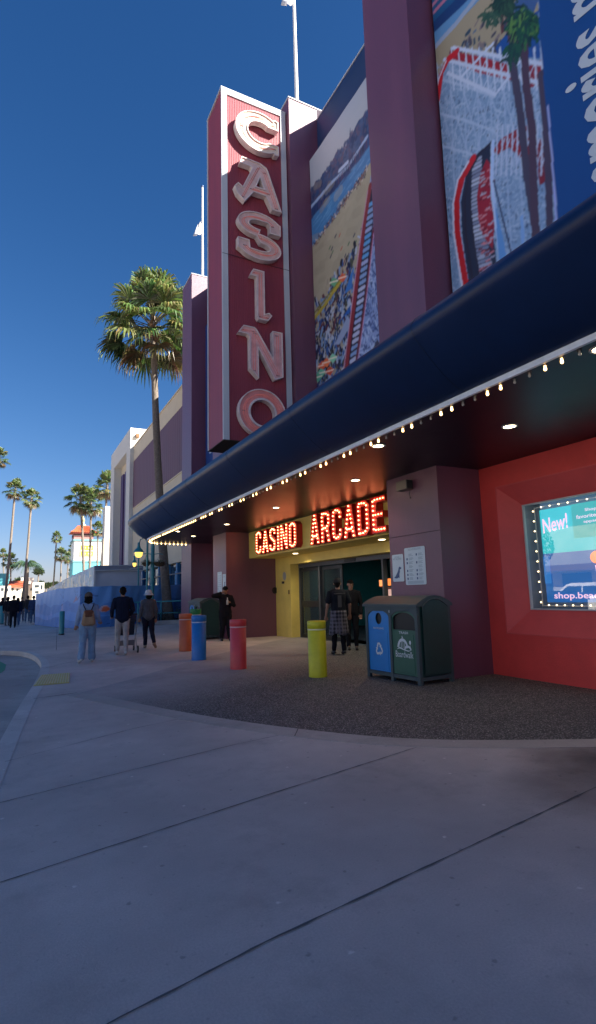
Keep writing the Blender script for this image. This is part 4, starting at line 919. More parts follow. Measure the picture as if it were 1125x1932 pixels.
# ================================================================== posters, wall light, cameras on the columns
def dogfree(u0, u1, v0, v1):
    pass
def sign_plate(X, ya, yb, za, zb, label, kind):
    t = thing('notice_sign', (X, (ya+yb)/2, za), 0, label, 'notice', 'white notices on the pillars')
    r = .03; ya, yb = max(ya, yb), min(ya, yb)
    lp = arc(ya-r, zb-r, r, r, 0, 90, 4)+arc(yb+r, zb-r, r, r, 90, 180, 4)+arc(yb+r, za+r, r, r, 180, 270, 4)+arc(ya-r, za+r, r, r, 270, 360, 4)
    mb = MB(); mb.prism([lp], FX(X), 0, .006, back=False); wpart(mb, 'plate', mat('notice_white', (.50, .62, .72), .35), t)
    ink = mat('notice_blue', (.05, .10, .24), .5); ink2 = mat('notice_grey', (.22, .34, .44), .5)
    W_ = ya-yb; H_ = zb-za
    mb = MB(); m2 = MB()
    if kind == 'dog':
        for (s, y, z, h, w_) in (('DOGS', .25, .87, .035, .42), ('NOT ALLOWED', .10, .80, .035, .75)):
            v, f = text_mb(s, h, w_*W_, offset=.01); m2.add([(X-.008, ya-y*W_-a, za+z*H_+b_) for a, b_ in v], f)
        D = [(.28, .12), (.42, .12), (.50, .16), (.56, .13), (.60, .13), (.60, .27), (.66, .36), (.66, .44), (.78, .46), (.80, .50), (.66, .55), (.58, .52), (.52, .42), (.44, .34), (.34, .27), (.26, .20), (.16, .17), (.14, .14)]
        mb.prism([[(ya-u*W_, za+v*H_) for u, v in D]], FX(X-.006), 0, .002, back=False)
    else:
        v, f = text_mb('RULES AND REGULATIONS', .04, .62*W_, offset=.008); m2.add([(X-.008, ya-.2*W_-a, za+.92*H_+b_) for a, b_ in v], f)
        for c_ in (.08, .55):
            for k in range(7):
                z = za+H_*(.82-k*.105)
                for j in range(3): m2.box((X-.008, ya-(c_+.13)*W_, z-j*.017), (X-.0072, ya-(c_+random.uniform(.26, .36))*W_, z-j*.017+.008))
                if random.random() < .7: mb.box((X-.009, ya-(c_+.02)*W_, z-.035), (X-.0072, ya-(c_+.08)*W_, z+.005))
        for j in range(4): m2.box((X-.008, ya-.12*W_, za+H_*(.09-j*.02)), (X-.0072, ya-.88*W_, za+H_*(.09-j*.02)+.007))
    wpart(mb, 'pictogram', ink, t); wpart(m2, 'print', ink2, t)
sign_plate(XC-.001, 8.27, 7.69, 1.585, 2.27, 'larger white notice full of small print on the near pillar above the bins', 'rules')
sign_plate(XC-.001, 8.655, 8.315, 1.655, 2.17, 'smaller white notice with a sitting dog pictogram on the near pillar', 'dog')
sign_plate(XC-.001, 19.0, 18.55, 1.58, 2.30, 'left one of the two white notices on the pillar behind the red bollard', 'rules')
sign_plate(XC-.001, 18.45, 18.13, 1.62, 2.20, 'right one of the two white notices on the pillar behind the red bollard', 'dog')
zz_ = onX(760, 1012, XC).z
mb = MB(); mb.box((XC-.004, 7.265, zz_), (XC-.0005, 8.715, zz_+.012)); wpart(mb, 'panel_joint', mat('joint_line_dark', (.05, .015, .03), .7), bld)  # dark joint line across the pillar face
t = thing('wall_light', (XC, 8.0, 3.2), 0, 'small boxy beige wall light high on the near pillar', 'wall light')
mb = MB(); mb.box((XC-.16, 7.92, 3.34), (XC-.0, 8.22, 3.52), bev=.012); wpart(mb, 'housing', mat('beige_metal', (.16, .13, .11), .5), t)
mb = MB(); mb.box((XC-.155, 7.90, 3.35), (XC-.02, 7.919, 3.51)); wpart(mb, 'side_plate', darkmetal, t)
mb = MB(); mb.tube([(XC-.02, 7.98, 3.335), (XC-.05, 7.97, 3.27), (XC-.02, 7.99, 3.20)], .006, 6); mb.ball((XC-.02, 7.99, 3.19), .014); wpart(mb, 'cable', black, t)
p_ = onX(537, 1087, XD)
t = thing('round_notice', tuple(p_), 0, 'small round white sticker on the yellow wall left of the door', 'sticker')
mb = MB(); mb.prism([arc(p_.y, p_.z, .13, .15, 0, 360, 20)[:-1]], FX(XD-.001), 0, .004, back=False); wpart(mb, 'disc', mat('sticker_grey', (.40, .42, .42), .5), t)
p_ = onX(535, 1099, XD)
t = thing('keypad', tuple(p_), 0, 'small black keypad box under the round sticker on the yellow wall', 'keypad')
mb = MB(); mb.box((XD-.03, p_.y-.08, p_.z-.04), (XD-.001, p_.y+.08, p_.z+.04), bev=.006); wpart(mb, 'case', black, t)
p_ = onX(546, 1117, XD)
t = thing('door_switch', tuple(p_), 0, 'slim black push switch beside the yellow door jamb', 'switch')
mb = MB(); mb.box((XD-.025, p_.y-.03, p_.z-.07), (XD-.001, p_.y+.03, p_.z+.07), bev=.006); wpart(mb, 'case', black, t)
p_ = onY(519, 1114, YF1)
t = thing('fire_alarm_bell', tuple(p_), 0, 'round black alarm bell on the dark plum return wall beside the yellow wall', 'alarm bell')
mb = MB()
mb.tube([(p_.x, YF1-.01, p_.z), (p_.x, YF1-.07, p_.z)], [.12, .09], 16); wpart(mb, 'bell', black, t)

# ================================================================== BOLLARDS
def bollard(px, py, topy, hw, c, label):
    g = onZ(px, py+1); dist = (g-Vector((0, 0, CAMH))).length
    r = hw*(g-Vector((0, 0, CAMH))).dot(fwd)/FPX; g.y += r*.6
    h = onY(px, topy, g.y).z
    t = thing('bollard', (g.x, g.y, .003), 0, label, 'bollard', 'painted bollards in front of the arcade')
    pm = mat('bollard_'+label.split()[0], c, .42, var=.10, vscale=6, spec=.5, scuff=.45, bump=.08, bscale=16)
    mb = MB(); mb.lathe((0, 0, 0), [(r, 0), (r, h*.86), (r-.006, h*.862)], 32); mb.build('post', pm, t)
    mb = MB(); mb.lathe((0, 0, 0), [(r+.001, h*.835), (r+.0035, h*.838), (r+.0035, h*.856), (r+.001, h*.859)], 32); mb.build('reflective_band', mat('band_'+label.split()[0], tuple(.45+.5*v for v in c), .35), t)
    mb = MB(); mb.lathe((0, 0, 0), [(r-.006, h*.859), (r+.006, h*.866), (r+.006, h*.985), (r-.004, h*.997), (r-.03, h), (0, h)], 32); mb.build('cap', pm, t)
    return t
bollard(605.5, 1277, 1171, 17.5, (.62, .58, .02), 'yellow bollard nearest the viewer, in front of the arcade door')
bollard(453.5, 1262, 1168.5, 15.5, (.62, .055, .065), 'rose red bollard in front of the plum return wall')
bollard(378, 1245, 1161, 13.8, (.01, .16, .48), 'blue bollard between the orange and the rose red bollards')
bollard(352, 1228, 1158, 12.0, (.52, .12, .045), 'orange bollard at the left end of the row')
bollard(371, 1222, 1149, 10.4, (.015, .22, .07), 'green bollard mostly hidden behind the blue one')
def slim(px, py, topy, hw, label):
    g = onZ(px, py); r = hw*(g.y*cos(YAW)+g.x*sin(YAW))/FPX; h = onY(px, topy, g.y).z
    t = thing('bollard', (g.x, g.y, .003), 0, label, 'bollard', 'slim teal bollards on the plaza')
    mb = MB(); mb.lathe((0, 0, 0), [(r, 0), (r, h-.03), (r*.8, h-.005), (0, h)], 20); mb.build('post', teal, t)
    mb = MB(); mb.lathe((0, 0, 0), [(r*1.12, 0), (r*1.12, .05), (r*1.01, .055)], 20); mb.build('base_collar', darkmetal, t)
slim(116, 1198, 1153, 4.6, 'slim teal bollard standing alone left of the woman with the backpack')
slim(3, 1178, 1143, 3.6, 'slim teal bollard by the crowd at the far left edge')

# ================================================================== DOUBLE BINS
def bins(x, y, rz, s, label):
    """front faces -X locally: local x = depth (0 front .. .75), y = 0 near end .. 1.36 far"""
    t = thing('recycling_and_rubbish_bin', (x, y, .006), rz, label, 'bin', 'double bins by the pillars')
    W_, D_, H_ = 1.34, .74, 1.04; fr = mat('bin_frame_grey', (.052, .080, .090), .55, scuff=.4, var=.08, vscale=8, bump=.08, bscale=80); gr = mat('bin_green', (.03, .12, .085), .45, var=.08, vscale=6); bl = mat('bin_blue', (.01, .22, .62), .4, var=.06, vscale=6)
    mb = MB()
    for xx_ in (0, D_-.06):
        for yy in (0, W_/2-.03, W_-.06):
            mb.box((xx_, yy, 0), (xx_+.06, yy+.06, H_ if yy != W_/2-.03 else H_))
    for yy in (.061, W_/2+.031):
        for xx_ in (0.004, D_-.056): mb.box((xx_, yy, .055), (xx_+.05, yy+W_/2-.092, .105)); mb.box((xx_, yy, H_-.06), (xx_+.05, yy+W_/2-.092, H_-.002))
    for yy in (.003, W_-.053): mb.box((.061, yy, .055), (D_-.061, yy+.05, .105))
    mb.build('frame', fr, t)
    # vaulted lid
    pr = [( -.03, H_), (D_+.03, H_)]; top = [(-.03+(D_+.06)*i/14, H_+.035+.115*math.sin(pi*i/14)**.9) for i in range(15)]
    lp = [(-.03, H_-.0)]+[(a, b_) for a, b_ in top]+[(D_+.03, H_)]
    mb = MB(); mb.prism([lp], lambda u, v, d: (u, d, v), -.03, W_+.03); o = mb.build('lid', fr, t)
    # near and far side panels with arched top frame
    for yy, dd in ((.02, -1), (W_-.02, 1)):
        mb = MB(); mb.box((.062, yy-.012, .11), (D_-.062, yy+.012, H_)); mb.build('side_panel', mat('bin_side', (.014, .055, .052), .45, var=.08, vscale=5), t)
    arch = [(.09+(D_-.18)*i/12, H_-.01+.105*math.sin(pi*i/12)) for i in range(13)]
    mb = MB(); mb.prism([[(.09, .14)]+arch+[(D_-.09, .14)]], lambda u, v, d: (u, d, v), -.034, -.030); mb.build('side_inset', mat('bin_side', (.014, .055, .052), .45), t)
    mb = MB(); mb.tube([(a, -.034, b_+.012) for a, b_ in arch], .012, 6); mb.build('side_arch_trim', fr, t)
    def bay(y0, m, hole, lab):
        y1 = y0+W_/2-.09; n = 12; ym = (y0+y1)/2; hw = (y1-y0)/2
        topa = [(ym+hw*cos(pi*i/n), H_-.17+.12*sin(pi*i/n)) for i in range(n+1)]     # from +y to -y
        lp = [(y0, .11), (y1, .11)]+topa
        if hole == 'round': hl = [(ym+.085*cos(2*pi*i/20), .865+.085*sin(2*pi*i/20)) for i in range(20)]
        else:
            hl = [(y0+.02, .72), (y1-.02, .72), (y1-.02, .84)]+[(ym+(hw-.02)*cos(pi*i/n), .85+.11*sin(pi*i/n)) for i in range(1, n)]+[(y0+.02, .84)]
        fn = lambda u, v, d: (.03-d, u, v)
        mb = MB(); mb.prism([lp, hl], fn, 0, .012, back=False); p_ = mb.build('front_panel', m, t)
        mb = MB(); mb.prism([[(y0+.06, .14), (y1-.06, .14), (y1-.06, .66), (y0+.06, .66)]], fn, .012, .019, back=False); mb.build('door_inset', m, p_)
        o_ = [(y0-.001, H_-.07), (y1+.001, H_-.07)]
        ring = [(y0-.002, .9)]+[(ym+(hw+.002)*cos(pi*(n-i)/n), H_-.168+.12*sin(pi*(n-i)/n)) for i in range(n+1)]+[(y1+.002, .9), (y1+.002, H_-.06), (y0-.002, H_-.06)]
        mb = MB(); mb.prism([[(y0-.002, H_-.17)]+[(ym-(hw+.002)*cos(pi*i/n), H_-.168+.12*sin(pi*i/n)) for i in range(n+1)]+[(y1+.002, H_-.17), (y1+.002, H_-.06), (y0-.002, H_-.06)][0:]], fn, .013, .026, back=False)
        mb.build('arch_trim', fr, p_)
        mb = MB(); mb.box((.05, y0+.01, .68), (.055, y1-.01, H_-.05)); mb.box((.05, y0, .11), (.06, y1, .68)); mb.box((.06, y0, .6), (D_-.07, y1, .605)); mb.build('inner_liner', black, t)
        return y0, y1, ym, p_
    wht = mat('bin_white_print', (.62, .70, .74), .5)
    def ptext(s, h, w_, yc, z, p_):
        v, f = text_mb(s, h, w_, offset=.012); m_ = MB(); m_.add([(.008, yc+w_/2-a, z+b_) for a, b_ in v], f); m_.build('lettering', wht, p_)
    # near bay = rubbish (green), far bay = recycling (blue)
    y0, y1, ym, pg = bay(.06, gr, 'arch', 't'); ptext('TRASH', .035, .22, ym, .665, pg)
    v, f = text_mb('Boardwalk', .085, .42, offset=.004); m_ = MB(); m_.add([(.006, ym+.21-a, .345+b_) for a, b_ in v], f); m_.build('lettering', wht, pg)
    # emblem: coaster humps with a small balloon and a star
    m_ = MB(); fe = lambda u, v, d: (.008-d, ym-u, v)
    a_ = arc(-.03, .47, .13, .135, 5, 175, 16); m_.prism([a_+arc(-.03, .465, .10, .10, 175, 5, 14)], fe, 0, .002, back=False)
    for k in range(5):
        xk = -.11+k*.04; m_.prism([[(xk, .47), (xk+.010, .47), (xk+.016, .585-abs(k-2)*.022), (xk+.006, .585-abs(k-2)*.022)]], fe, 0, .0015, back=False)
    m_.prism([arc(.09, .455, .085, .06, 5, 175, 12)+arc(.09, .45, .06, .035, 175, 5, 10)], fe, 0, .002, back=False)
    m_.prism([[(-.18, .45), (-.10, .485), (0, .46), (.10, .445), (.19, .455), (.10, .432), (0, .445), (-.1, .465)]], fe, 0.0022, .004, back=False)
    m_.prism([arc(.15, .555, .022, .028, 0, 360, 12)[:-1]], fe, 0, .002, back=False); m_.prism([[(.148, .53), (.152, .53), (.165, .46), (.161, .46)]], fe, .0022, .004, back=False)
    m_.prism([[(-.045, .62), (-.035, .645), (-.028, .625), (-.01, .62), (-.028, .61), (-.033, .595), (-.042, .61)]], fe, 0, .002, back=False)
    m_.build('emblem', wht, pg)
    y0, y1, ym, pb = bay(W_/2+.03, bl, 'round', 'r'); ptext('RECYCLING', .028, .28, ym, .71, pb)
    m_ = MB(); fe = lambda u, v, d: (.008-d, ym-u, v)
    for k in range(3):
        a0 = R(90-120*k)
        def rp(u, v): return (u*cos(a0-R(90))-v*sin(a0-R(90)), .42+u*sin(a0-R(90))+v*cos(a0-R(90)))
        m_.prism([[rp(*p) for p in ((-.062, .045), (-.035, .095), (.022, .095), (.045, .06), (.062, .068), (.055, .015), (.008, .035), (.024, .045), (.006, .068), (-.018, .068), (-.03, .03))]], fe, 0, .002, back=False)
    m_.build('emblem', wht, pb)
    mb = MB(); mb.box((-.006, W_/2-.008, .955), (.0, W_/2+.008, .99)); mb.build('latch', trimw, t)
    t.scale = (1, 1, 1.17)
    return t
b1 = bins(5.71, 7.02, R(3.5), 1, 'grey framed double bin with blue recycling and green trash doors against the near pillar')
b2 = bins(5.66, 18.35, R(0), 1, 'farther double bin beside the person in black, behind the blue bollard')

# ================================================================== PEOPLE
def capsules(caps, vox, smooth=6, name='body', m=None, parent=None, mod=None):
    bm = bmesh.new()
    for (p0, r0, p1, r1) in caps:
        b2_ = bmesh.new(); r0 = max(r0, .004); r1 = max(r1, .004)
        for p, r in ((p0, r0), (p1, r1)):
            bmesh.ops.create_icosphere(b2_, subdivisions=2, radius=1.0, matrix=Matrix.Translation(Vector(p)) @ Matrix.Diagonal((r if not isinstance(r, tuple) else r[0],)*3).to_4x4())
        h = bmesh.ops.convex_hull(b2_, input=list(b2_.verts)); 
        gone = [v for v in b2_.verts if not v.link_faces]; bmesh.ops.delete(b2_, geom=[e for e in h['geom_interior'] if isinstance(e, bmesh.types.BMVert)], context='VERTS')
        me_ = bpy.data.meshes.new('x'); b2_.to_mesh(me_); bm.from_mesh(me_); bpy.data.meshes.remove(me_); b2_.free()
    me = bpy.data.meshes.new(name); bm.to_mesh(me); bm.free()
    o = bpy.data.objects.new(name, me); col.objects.link(o)
    rm = o.modifiers.new('r', 'REMESH'); rm.mode = 'VOXEL'; rm.voxel_size = vox; rm.use_smooth_shade = True
    if smooth: s_ = o.modifiers.new('s', 'SMOOTH'); s_.iterations = smooth; s_.factor = .5
    dg = bpy.context.evaluated_depsgraph_get(); dg.update(); nm = bpy.data.meshes.new_from_object(o.evaluated_get(dg))
    bpy.data.objects.remove(o); nm.name = name
    nm.materials.clear(); nm.materials.append(m); nm.polygons.foreach_set('use_smooth', [True]*len(nm.polygons))
    if mod is not None:
        co = np.empty(len(nm.vertices)*3, 'f'); nm.vertices.foreach_get('co', co); co = co.reshape(-1, 3); co = mod(co); nm.vertices.foreach_set('co', co.ravel())
    nm.update(); o = bpy.data.objects.new(name, nm); col.objects.link(o); o.parent = parent
    return o
skin = mat('skin', (.34, .19, .13), .55, var=.05); skin2 = mat('skin_tan', (.26, .14, .09), .55, var=.05)
hairb = mat('black_hair', (.007, .006, .006), .85, spec=.15, bump=.5, bscale=60)
def cloth(n, c): return mat('cloth_'+n, c, .9, spec=.15, var=.22, vscale=7, bump=.55, bscale=9)
V3 = Vector
def hand(w, d, side, curl=.5, s=1.):
    """capsules of palm, four fingers and a thumb; w wrist, d direction"""
    d = V3(d).normalized(); a = V3((side, 0, 0)); a = (a-d*a.dot(d)); a = a.normalized() if a.length > .1 else V3((0, 1, 0)); nrm = d.cross(a)
    w = V3(w); c = [(w, .024*s, w+d*.075*s, .026*s), (w+a*.018*s, .018*s, w+d*.08*s+a*.026*s, .016*s), (w-a*.018*s, .018*s, w+d*.08*s-a*.026*s, .016*s)]
    for k, (off, L_) in enumerate(((-.030, .062), (-.010, .074), (.010, .070), (.029, .054))):
        b_ = w+d*.085*s+a*off*s; m_ = b_+d*L_*.5*s; e = m_+(d*(1-curl)+V3((0, .6, 0))*curl*.0+nrm*curl*(-side))*L_*.5*s
        c += [(b_, .0095*s, m_, .009*s), (m_, .009*s, e, .008*s)]
    tb = w+d*.02*s-a*.028*s; c += [(tb, .013*s, tb+d*.035*s-a*.026*s, .011*s), (tb+d*.035*s-a*.026*s, .011*s, tb+d*.062*s-a*.030*s, .009*s)]
    return c
def person(name_label, loc, rz, J, top, bot, shoes, cat='person', group=None, sk=None, vox=.011, skirt=None, long_sleeve=True, bulk=1., legw=1., hair='short', hat=None, extras=None, coat_len=0., face=False):
    """J: dict of joints in local metres (x right, y forward, z up)"""
    sk = sk or skin
    t = thing('person', loc, rz, name_label, cat, group)
    g = lambda k: V3(J[k])
    hd = g('head'); nk = g('neck'); ch = g('chest'); pv_ = g('pelvis')
    B = bulk; body = []
    # skull, jaw, face
    look = (V3(J.get('look', (0, 1, 0)))).normalized(); side = look.cross(V3((0, 0, 1))).normalized()
    body += [(hd+V3((0, 0, .035))-look*.012, .083, hd+V3((0, 0, .02))+look*.01, .080), (hd+look*.02-V3((0, 0, .01)), .070, hd+look*.035-V3((0, 0, .075)), .045), (hd+look*.085+V3((0, 0, .0)), .010, hd+look*.103-V3((0, 0, .03)), .014)]
    for s_ in (-1, 1): body += [(hd+side*s_*.079+V3((0, 0, -.005)), .018, hd+side*s_*.082-look*.01+V3((0, 0, .015)), .018)]
    body += [(nk-V3((0, 0, .03)), .058, hd-V3((0, 0, .06)), .052)]
    body += [(ch+V3((0, 0, .06)), .095, ch-V3((0, 0, .12)), .09), (ch-V3((0, 0, .12)), .09, pv_+V3((0, 0, .06)), .09)]
    for s_, k in ((-1, 'l'), (1, 'r')):
        sh, el, wr, hp, kn, an = [g(k+n_) for n_ in ('_sh', '_el', '_wr', '_hip', '_kn', '_an')]
        body += [(ch+V3((0, 0, .10)), .075, sh, .056), (sh, .052*B, el, .040), (el, .040, wr, .026)]
        body += hand(wr, (wr-el), s_, J.get('curl', .45))
        body += [(pv_, .08, hp, .075), (hp, .07, kn, .05), (kn, .05, an, .036)]
        ft = V3(J.get(k+'_toe', (an.x, an.y+.16, .03))); body += [(an, .036, ft, .03)]
    b_ = capsules(body, vox*.8, 5, 'body', sk, t)
    # top
    c_ = [(ch+V3((-.06, 0, .08)), .125*B, ch+V3((-.05, 0, -.10)), .120*B), (ch+V3((.06, 0, .08)), .125*B, ch+V3((.05, 0, -.10)), .120*B), (nk-V3((0, 0, .035)), .068, ch+V3((0, 0, .08)), .115*B), (ch+V3((0, 0, .05)), .125*B, pv_, .12*B)]
    for dx in (-.05, .05): c_ += [(ch+V3((dx, 0, -.1)), .118*B, pv_+V3((dx*1.1, 0, .02-coat_len*.3)), .122*B)]
    c_ += [(pv_+V3((-.06, 0, -.01)), .122*B, pv_+V3((.06, 0, -.01)), .122*B)]
    if coat_len: 
        for dx in (-.07, .07): c_ += [(pv_+V3((dx, 0, .02)), .118*B, pv_+V3((dx, 0, -coat_len)), .125*B)]
    for k in 'lr':
        sh, el, wr = [g(k+n_) for n_ in ('_sh', '_el', '_wr')]
        c_ += [(ch+V3((0, 0, .11)), .078, sh-V3((0, 0, .012)), .064), (nk-V3((0, 0, .03)), .05, sh.lerp(nk, .35), .055), (sh-V3((0, 0, .012)), .064*B, el if long_sleeve else sh.lerp(el, .72), .056*B if long_sleeve else .066*B)]
        if long_sleeve: c_ += [(el, .055*B, el.lerp(wr, .93), .042*B)]
    tp_ = capsules(c_, vox, 4, 'top', top, t, mod=lambda co: wrinkle(co, .006))
    # trousers
    c_ = [(pv_+V3((-.05, 0, .03)), .115*B, pv_+V3((.05, 0, .03)), .115*B)]
    for k in 'lr':
        hp, kn, an = [g(k+n_) for n_ in ('_hip', '_kn', '_an')]
        c_ += [(pv_+V3((hp.x*.6, 0, 0)), .112*B, hp, .108*legw), (hp, .104*legw, kn, .074*legw), (kn, .074*legw, an.lerp(kn, .06), .056*legw+J.get('flare', 0))]
    capsules(c_, vox, 3, 'trousers', bot, t, mod=lambda co: wrinkle(co, .007))
    for k in 'lr':
        an = g(k+'_an'); ft = V3(J.get(k+'_toe', (an.x, an.y+.16, .03)))
        heel = an-(ft-an).normalized()*.05; heel.z = min(heel.z, an.z-.03)
        capsules([(an-V3((0, 0, .02)), .045, ft, .040), (heel, .038, an-V3((0, 0, .02)), .044), (heel, .034, ft, .034)], vox*.8, 3, 'shoe', shoes, t)
    if hair == 'short': capsules([(hd+V3((0, 0, .05))-look*.022, .088, hd+V3((0, 0, .02))-look*.03, .086), (hd-look*.05-V3((0, 0, .035)), .062, hd-look*.03, .075), (hd+V3((0, 0, .06))+look*.03, .07, hd+V3((0, 0, .07)), .075)], vox*.8, 2, 'hair', hairb, t, mod=lambda co: wrinkle(co, .005, 60))
    if hair == 'bob': capsules([(hd+V3((0, 0, .04))-look*.02, .092, hd+V3((0, 0, .0))-look*.03, .092), (hd-look*.045-side*.04-V3((0, 0, .06)), .06, hd-look*.05+side*.04-V3((0, 0, .06)), .06), (hd-look*.05-V3((0, 0, .10)), .055, hd-look*.03, .085)], vox*.8, 2, 'hair', hairb, t, mod=lambda co: wrinkle(co, .006, 50))
    if hair == 'long': capsules([(hd+V3((0, 0, .04))-look*.02, .092, hd-look*.035, .092), (hd-look*.05, .075, hd-look*.075-V3((0, 0, .20)), .055)], vox*.8, 2, 'hair', hairb, t, mod=lambda co: wrinkle(co, .007, 50))
    if hat:
        kind, hm = hat
        if kind == 'cap':
            h_ = capsules([(hd+V3((0, 0, .065)), .094, hd+V3((0, 0, .055))-look*.02, .096)], vox*.7, 2, 'cap', hm, t, mod=lambda co: np.where((co[:, 2] < hd.z+.035)[:, None], np.c_[co[:, :2], np.full(len(co), hd.z+.035)], co))
            capsules([(hd+V3((0, 0, .05))+look*.08-side*.04, .012, hd+V3((0, 0, .045))+look*.15-side*.03, .009), (hd+V3((0, 0, .05))+look*.08+side*.04, .012, hd+V3((0, 0, .045))+look*.15+side*.03, .009), (hd+V3((0, 0, .05))+look*.09, .014, hd+V3((0, 0, .045))+look*.165, .009)], vox*.5, 1, 'cap_peak', hm, t)
        else:
            mb = MB(); pr = [(.155, .005), (.15, .0), (.125, .028), (.100, .055), (.096, .10), (.085, .135), (.05, .155), (0, .160)]
            mb.lathe((hd.x-look.x*.01, hd.y-look.y*.01, hd.z-.005), pr, 26); o_ = mb.build('bucket_hat', hm, t); s_ = o_.modifiers.new('s', 'SOLIDIFY'); s_.thickness = .006
    if face:
        mb = MB()
        for s_ in (-1, 1): mb = MB(); mb.ball(hd+look*.074+side*s_*.031+V3((0, 0, .008)), .011, 8); mb.build('eye', mat('eye_dark', (.02, .015, .012), .2), t)
        mb = MB(); mb.tube([hd+look*.083-side*.022-V3((0, 0, .058)), hd+look*.09-V3((0, 0, .058)), hd+look*.083+side*.022-V3((0, 0, .058))], .006, 6); mb.build('mouth', mat('lips', (.25, .08, .07), .5), t)
    return t
def wrinkle(co, a, f=14):
    n = np.sin(co[:, 2]*f*1.7+np.sin(co[:, 0]*f*.9)*2+co[:, 1]*9)*np.sin(co[:, 0]*f+co[:, 2]*f*.6+1.3)
    c = co.mean(0); d = co-c; d[:, 2] = 0; l = np.linalg.norm(d, axis=1, keepdims=True)+1e-6
    return co+d/l*(n[:, None])*a
def std(h=1.72, stride=.0, arm=0., lean=0., width=1.):
    k = h/1.72
    J = dict(head=(0, .02+lean, 1.60), neck=(0, .0+lean*.9, 1.475), chest=(0, lean*.7, 1.27), pelvis=(0, 0, .94),
             l_sh=(-.175*width, lean*.8, 1.40), r_sh=(.175*width, lean*.8, 1.40), l_el=(-.235*width, -.03+arm, 1.12), r_el=(.235*width, -.03-arm, 1.12),
             l_wr=(-.24*width, .06+arm*1.6, .88), r_wr=(.24*width, .06-arm*1.6, .88), l_hip=(-.09, 0, .90), r_hip=(.09, 0, .90),
             l_kn=(-.095, .04+stride*.45, .49), r_kn=(.095, .04-stride*.35, .49), l_an=(-.095, stride, .085), r_an=(.095, -stride, .085))
    return {a: tuple(v*k for v in b_) for a, b_ in J.items()}
denim = cloth('light_denim', (.19, .29, .42)); denim2 = cloth('denim', (.06, .11, .19)); blk = cloth('black', (.010, .011, .016)); nvy = cloth('navy', (.010, .014, .032)); greyc = cloth('charcoal_jumper', (.085, .088, .10)); pale = cloth('stone_trousers', (.36, .34, .33)); lblue = cloth('pale_blue_shirt', (.24, .32, .46)); tan = cloth('tan_leather', (.30, .20, .12)); whitec = cloth('white_canvas', (.60, .58, .56)); shoe_w = mat('white_trainer', (.45, .45, .46), .6); shoe_b = mat('black_shoe', (.012, .012, .014), .5); shoe_t = mat('tan_shoe', (.26, .18, .13), .6)
F0 = -R(4)     # walking away from the viewer, roughly along +Y
# man pushing the stroller
g = onZ(231, 1237); J = std(1.76, .10, width=1.08)
J.update(l_an=(-.10, .16, .10), l_kn=(-.10, .16, .50), r_an=(.085, -.14, .11), r_toe=(.09, .0, .035), r_kn=(.095, .02, .50), l_wr=(-.25, .22, 1.0), l_el=(-.265, -.02, 1.15), r_wr=(.22, .26, 1.02), r_el=(.26, -.01, 1.16))
t_man = person('man seen from behind in a navy jumper and pale trousers pushing a stroller', (g.x, g.y+.08, .003), F0, J, nvy, pale, shoe_w, bulk=1.1, legw=.98, hair='short')
# woman in denim with a leather backpack
g = onZ(165, 1251); J = std(1.60, .12, width=1.0); J.update(flare=.022, l_wr=(-.25, .02, .88), r_wr=(.27, .10, .94), look=(.1, 1, 0))
J['l_an'] = (-.14, -.16, .12); J['l_kn'] = (-.10, -.01, .46); J['l_toe'] = (-.17, -.03, .035); J['r_an'] = (.11, .08, .085); J['r_kn'] = (.10, .08, .47)
t_wom = person('woman seen from behind in baggy pale denim carrying a tan backpack', (g.x, g.y+.1, .003), F0, J, lblue, denim, shoe_w, legw=1.14, bulk=1.05, hair='bob', hat=('cap', cloth('brown_cap', (.12, .09, .07))))
bp_ = thing('backpack', (g.x, g.y+.1, .003), F0, 'small tan leather drawstring backpack on the back of the woman in denim', 'backpack')
hs = 1.60/1.72
capsules([(V3((q_*.055, -.21, 1.25*hs)), .060, V3((q_*.085, -.215, .99*hs)), .072) for q_ in (-1, -.33, .33, 1)]+[(V3((-.08, -.215, 1.0*hs)), .07, V3((.08, -.215, 1.0*hs)), .07), (V3((-.05, -.21, 1.24*hs)), .06, V3((.05, -.21, 1.24*hs)), .06)], .01, 2, 'bag', tan, bp_)
capsules([(V3((-.065, -.255, 1.27*hs)), .035, V3((.065, -.255, 1.27*hs)), .035), (V3((-.06, -.268, 1.17*hs)), .026, V3((.06, -.268, 1.17*hs)), .026), (V3((-.05, -.26, 1.23*hs)), .036, V3((.05, -.26, 1.23*hs)), .036)], .008, 2, 'flap', cloth('brown_leather', (.16, .065, .04)), bp_)
for s_ in (-1, 1):
    mb = MB(); mb.tube([(s_*.03, -.215, 1.24*hs), (s_*.075, -.165, 1.34*hs), (s_*.115, -.09, 1.44*hs), (s_*.12, .0, 1.475*hs), (s_*.12, .10, 1.42*hs)], .011, 8); mb.build('strap', cloth('black', (.01, .01, .012)), bp_)
# woman in a white bucket hat
g = onZ(281, 1224); J = std(1.66, .1, width=.95, lean=.02)
J.update(l_an=(-.07, .06, .09), l_kn=(-.07, .09, .49), r_an=(.13, -.30, .17), r_toe=(.18, -.25, .05), r_kn=(.10, -.03, .50), look=(-.25, 1, -.05), l_wr=(-.24, .03, .88))
person('woman walking away in a white bucket hat, grey jumper and dark trousers', (g.x, g.y+.12, .003), F0, J, greyc, cloth('dark_trousers', (.012, .014, .030)), shoe_t, bulk=1.0, hair='bob', hat=('bucket', whitec))
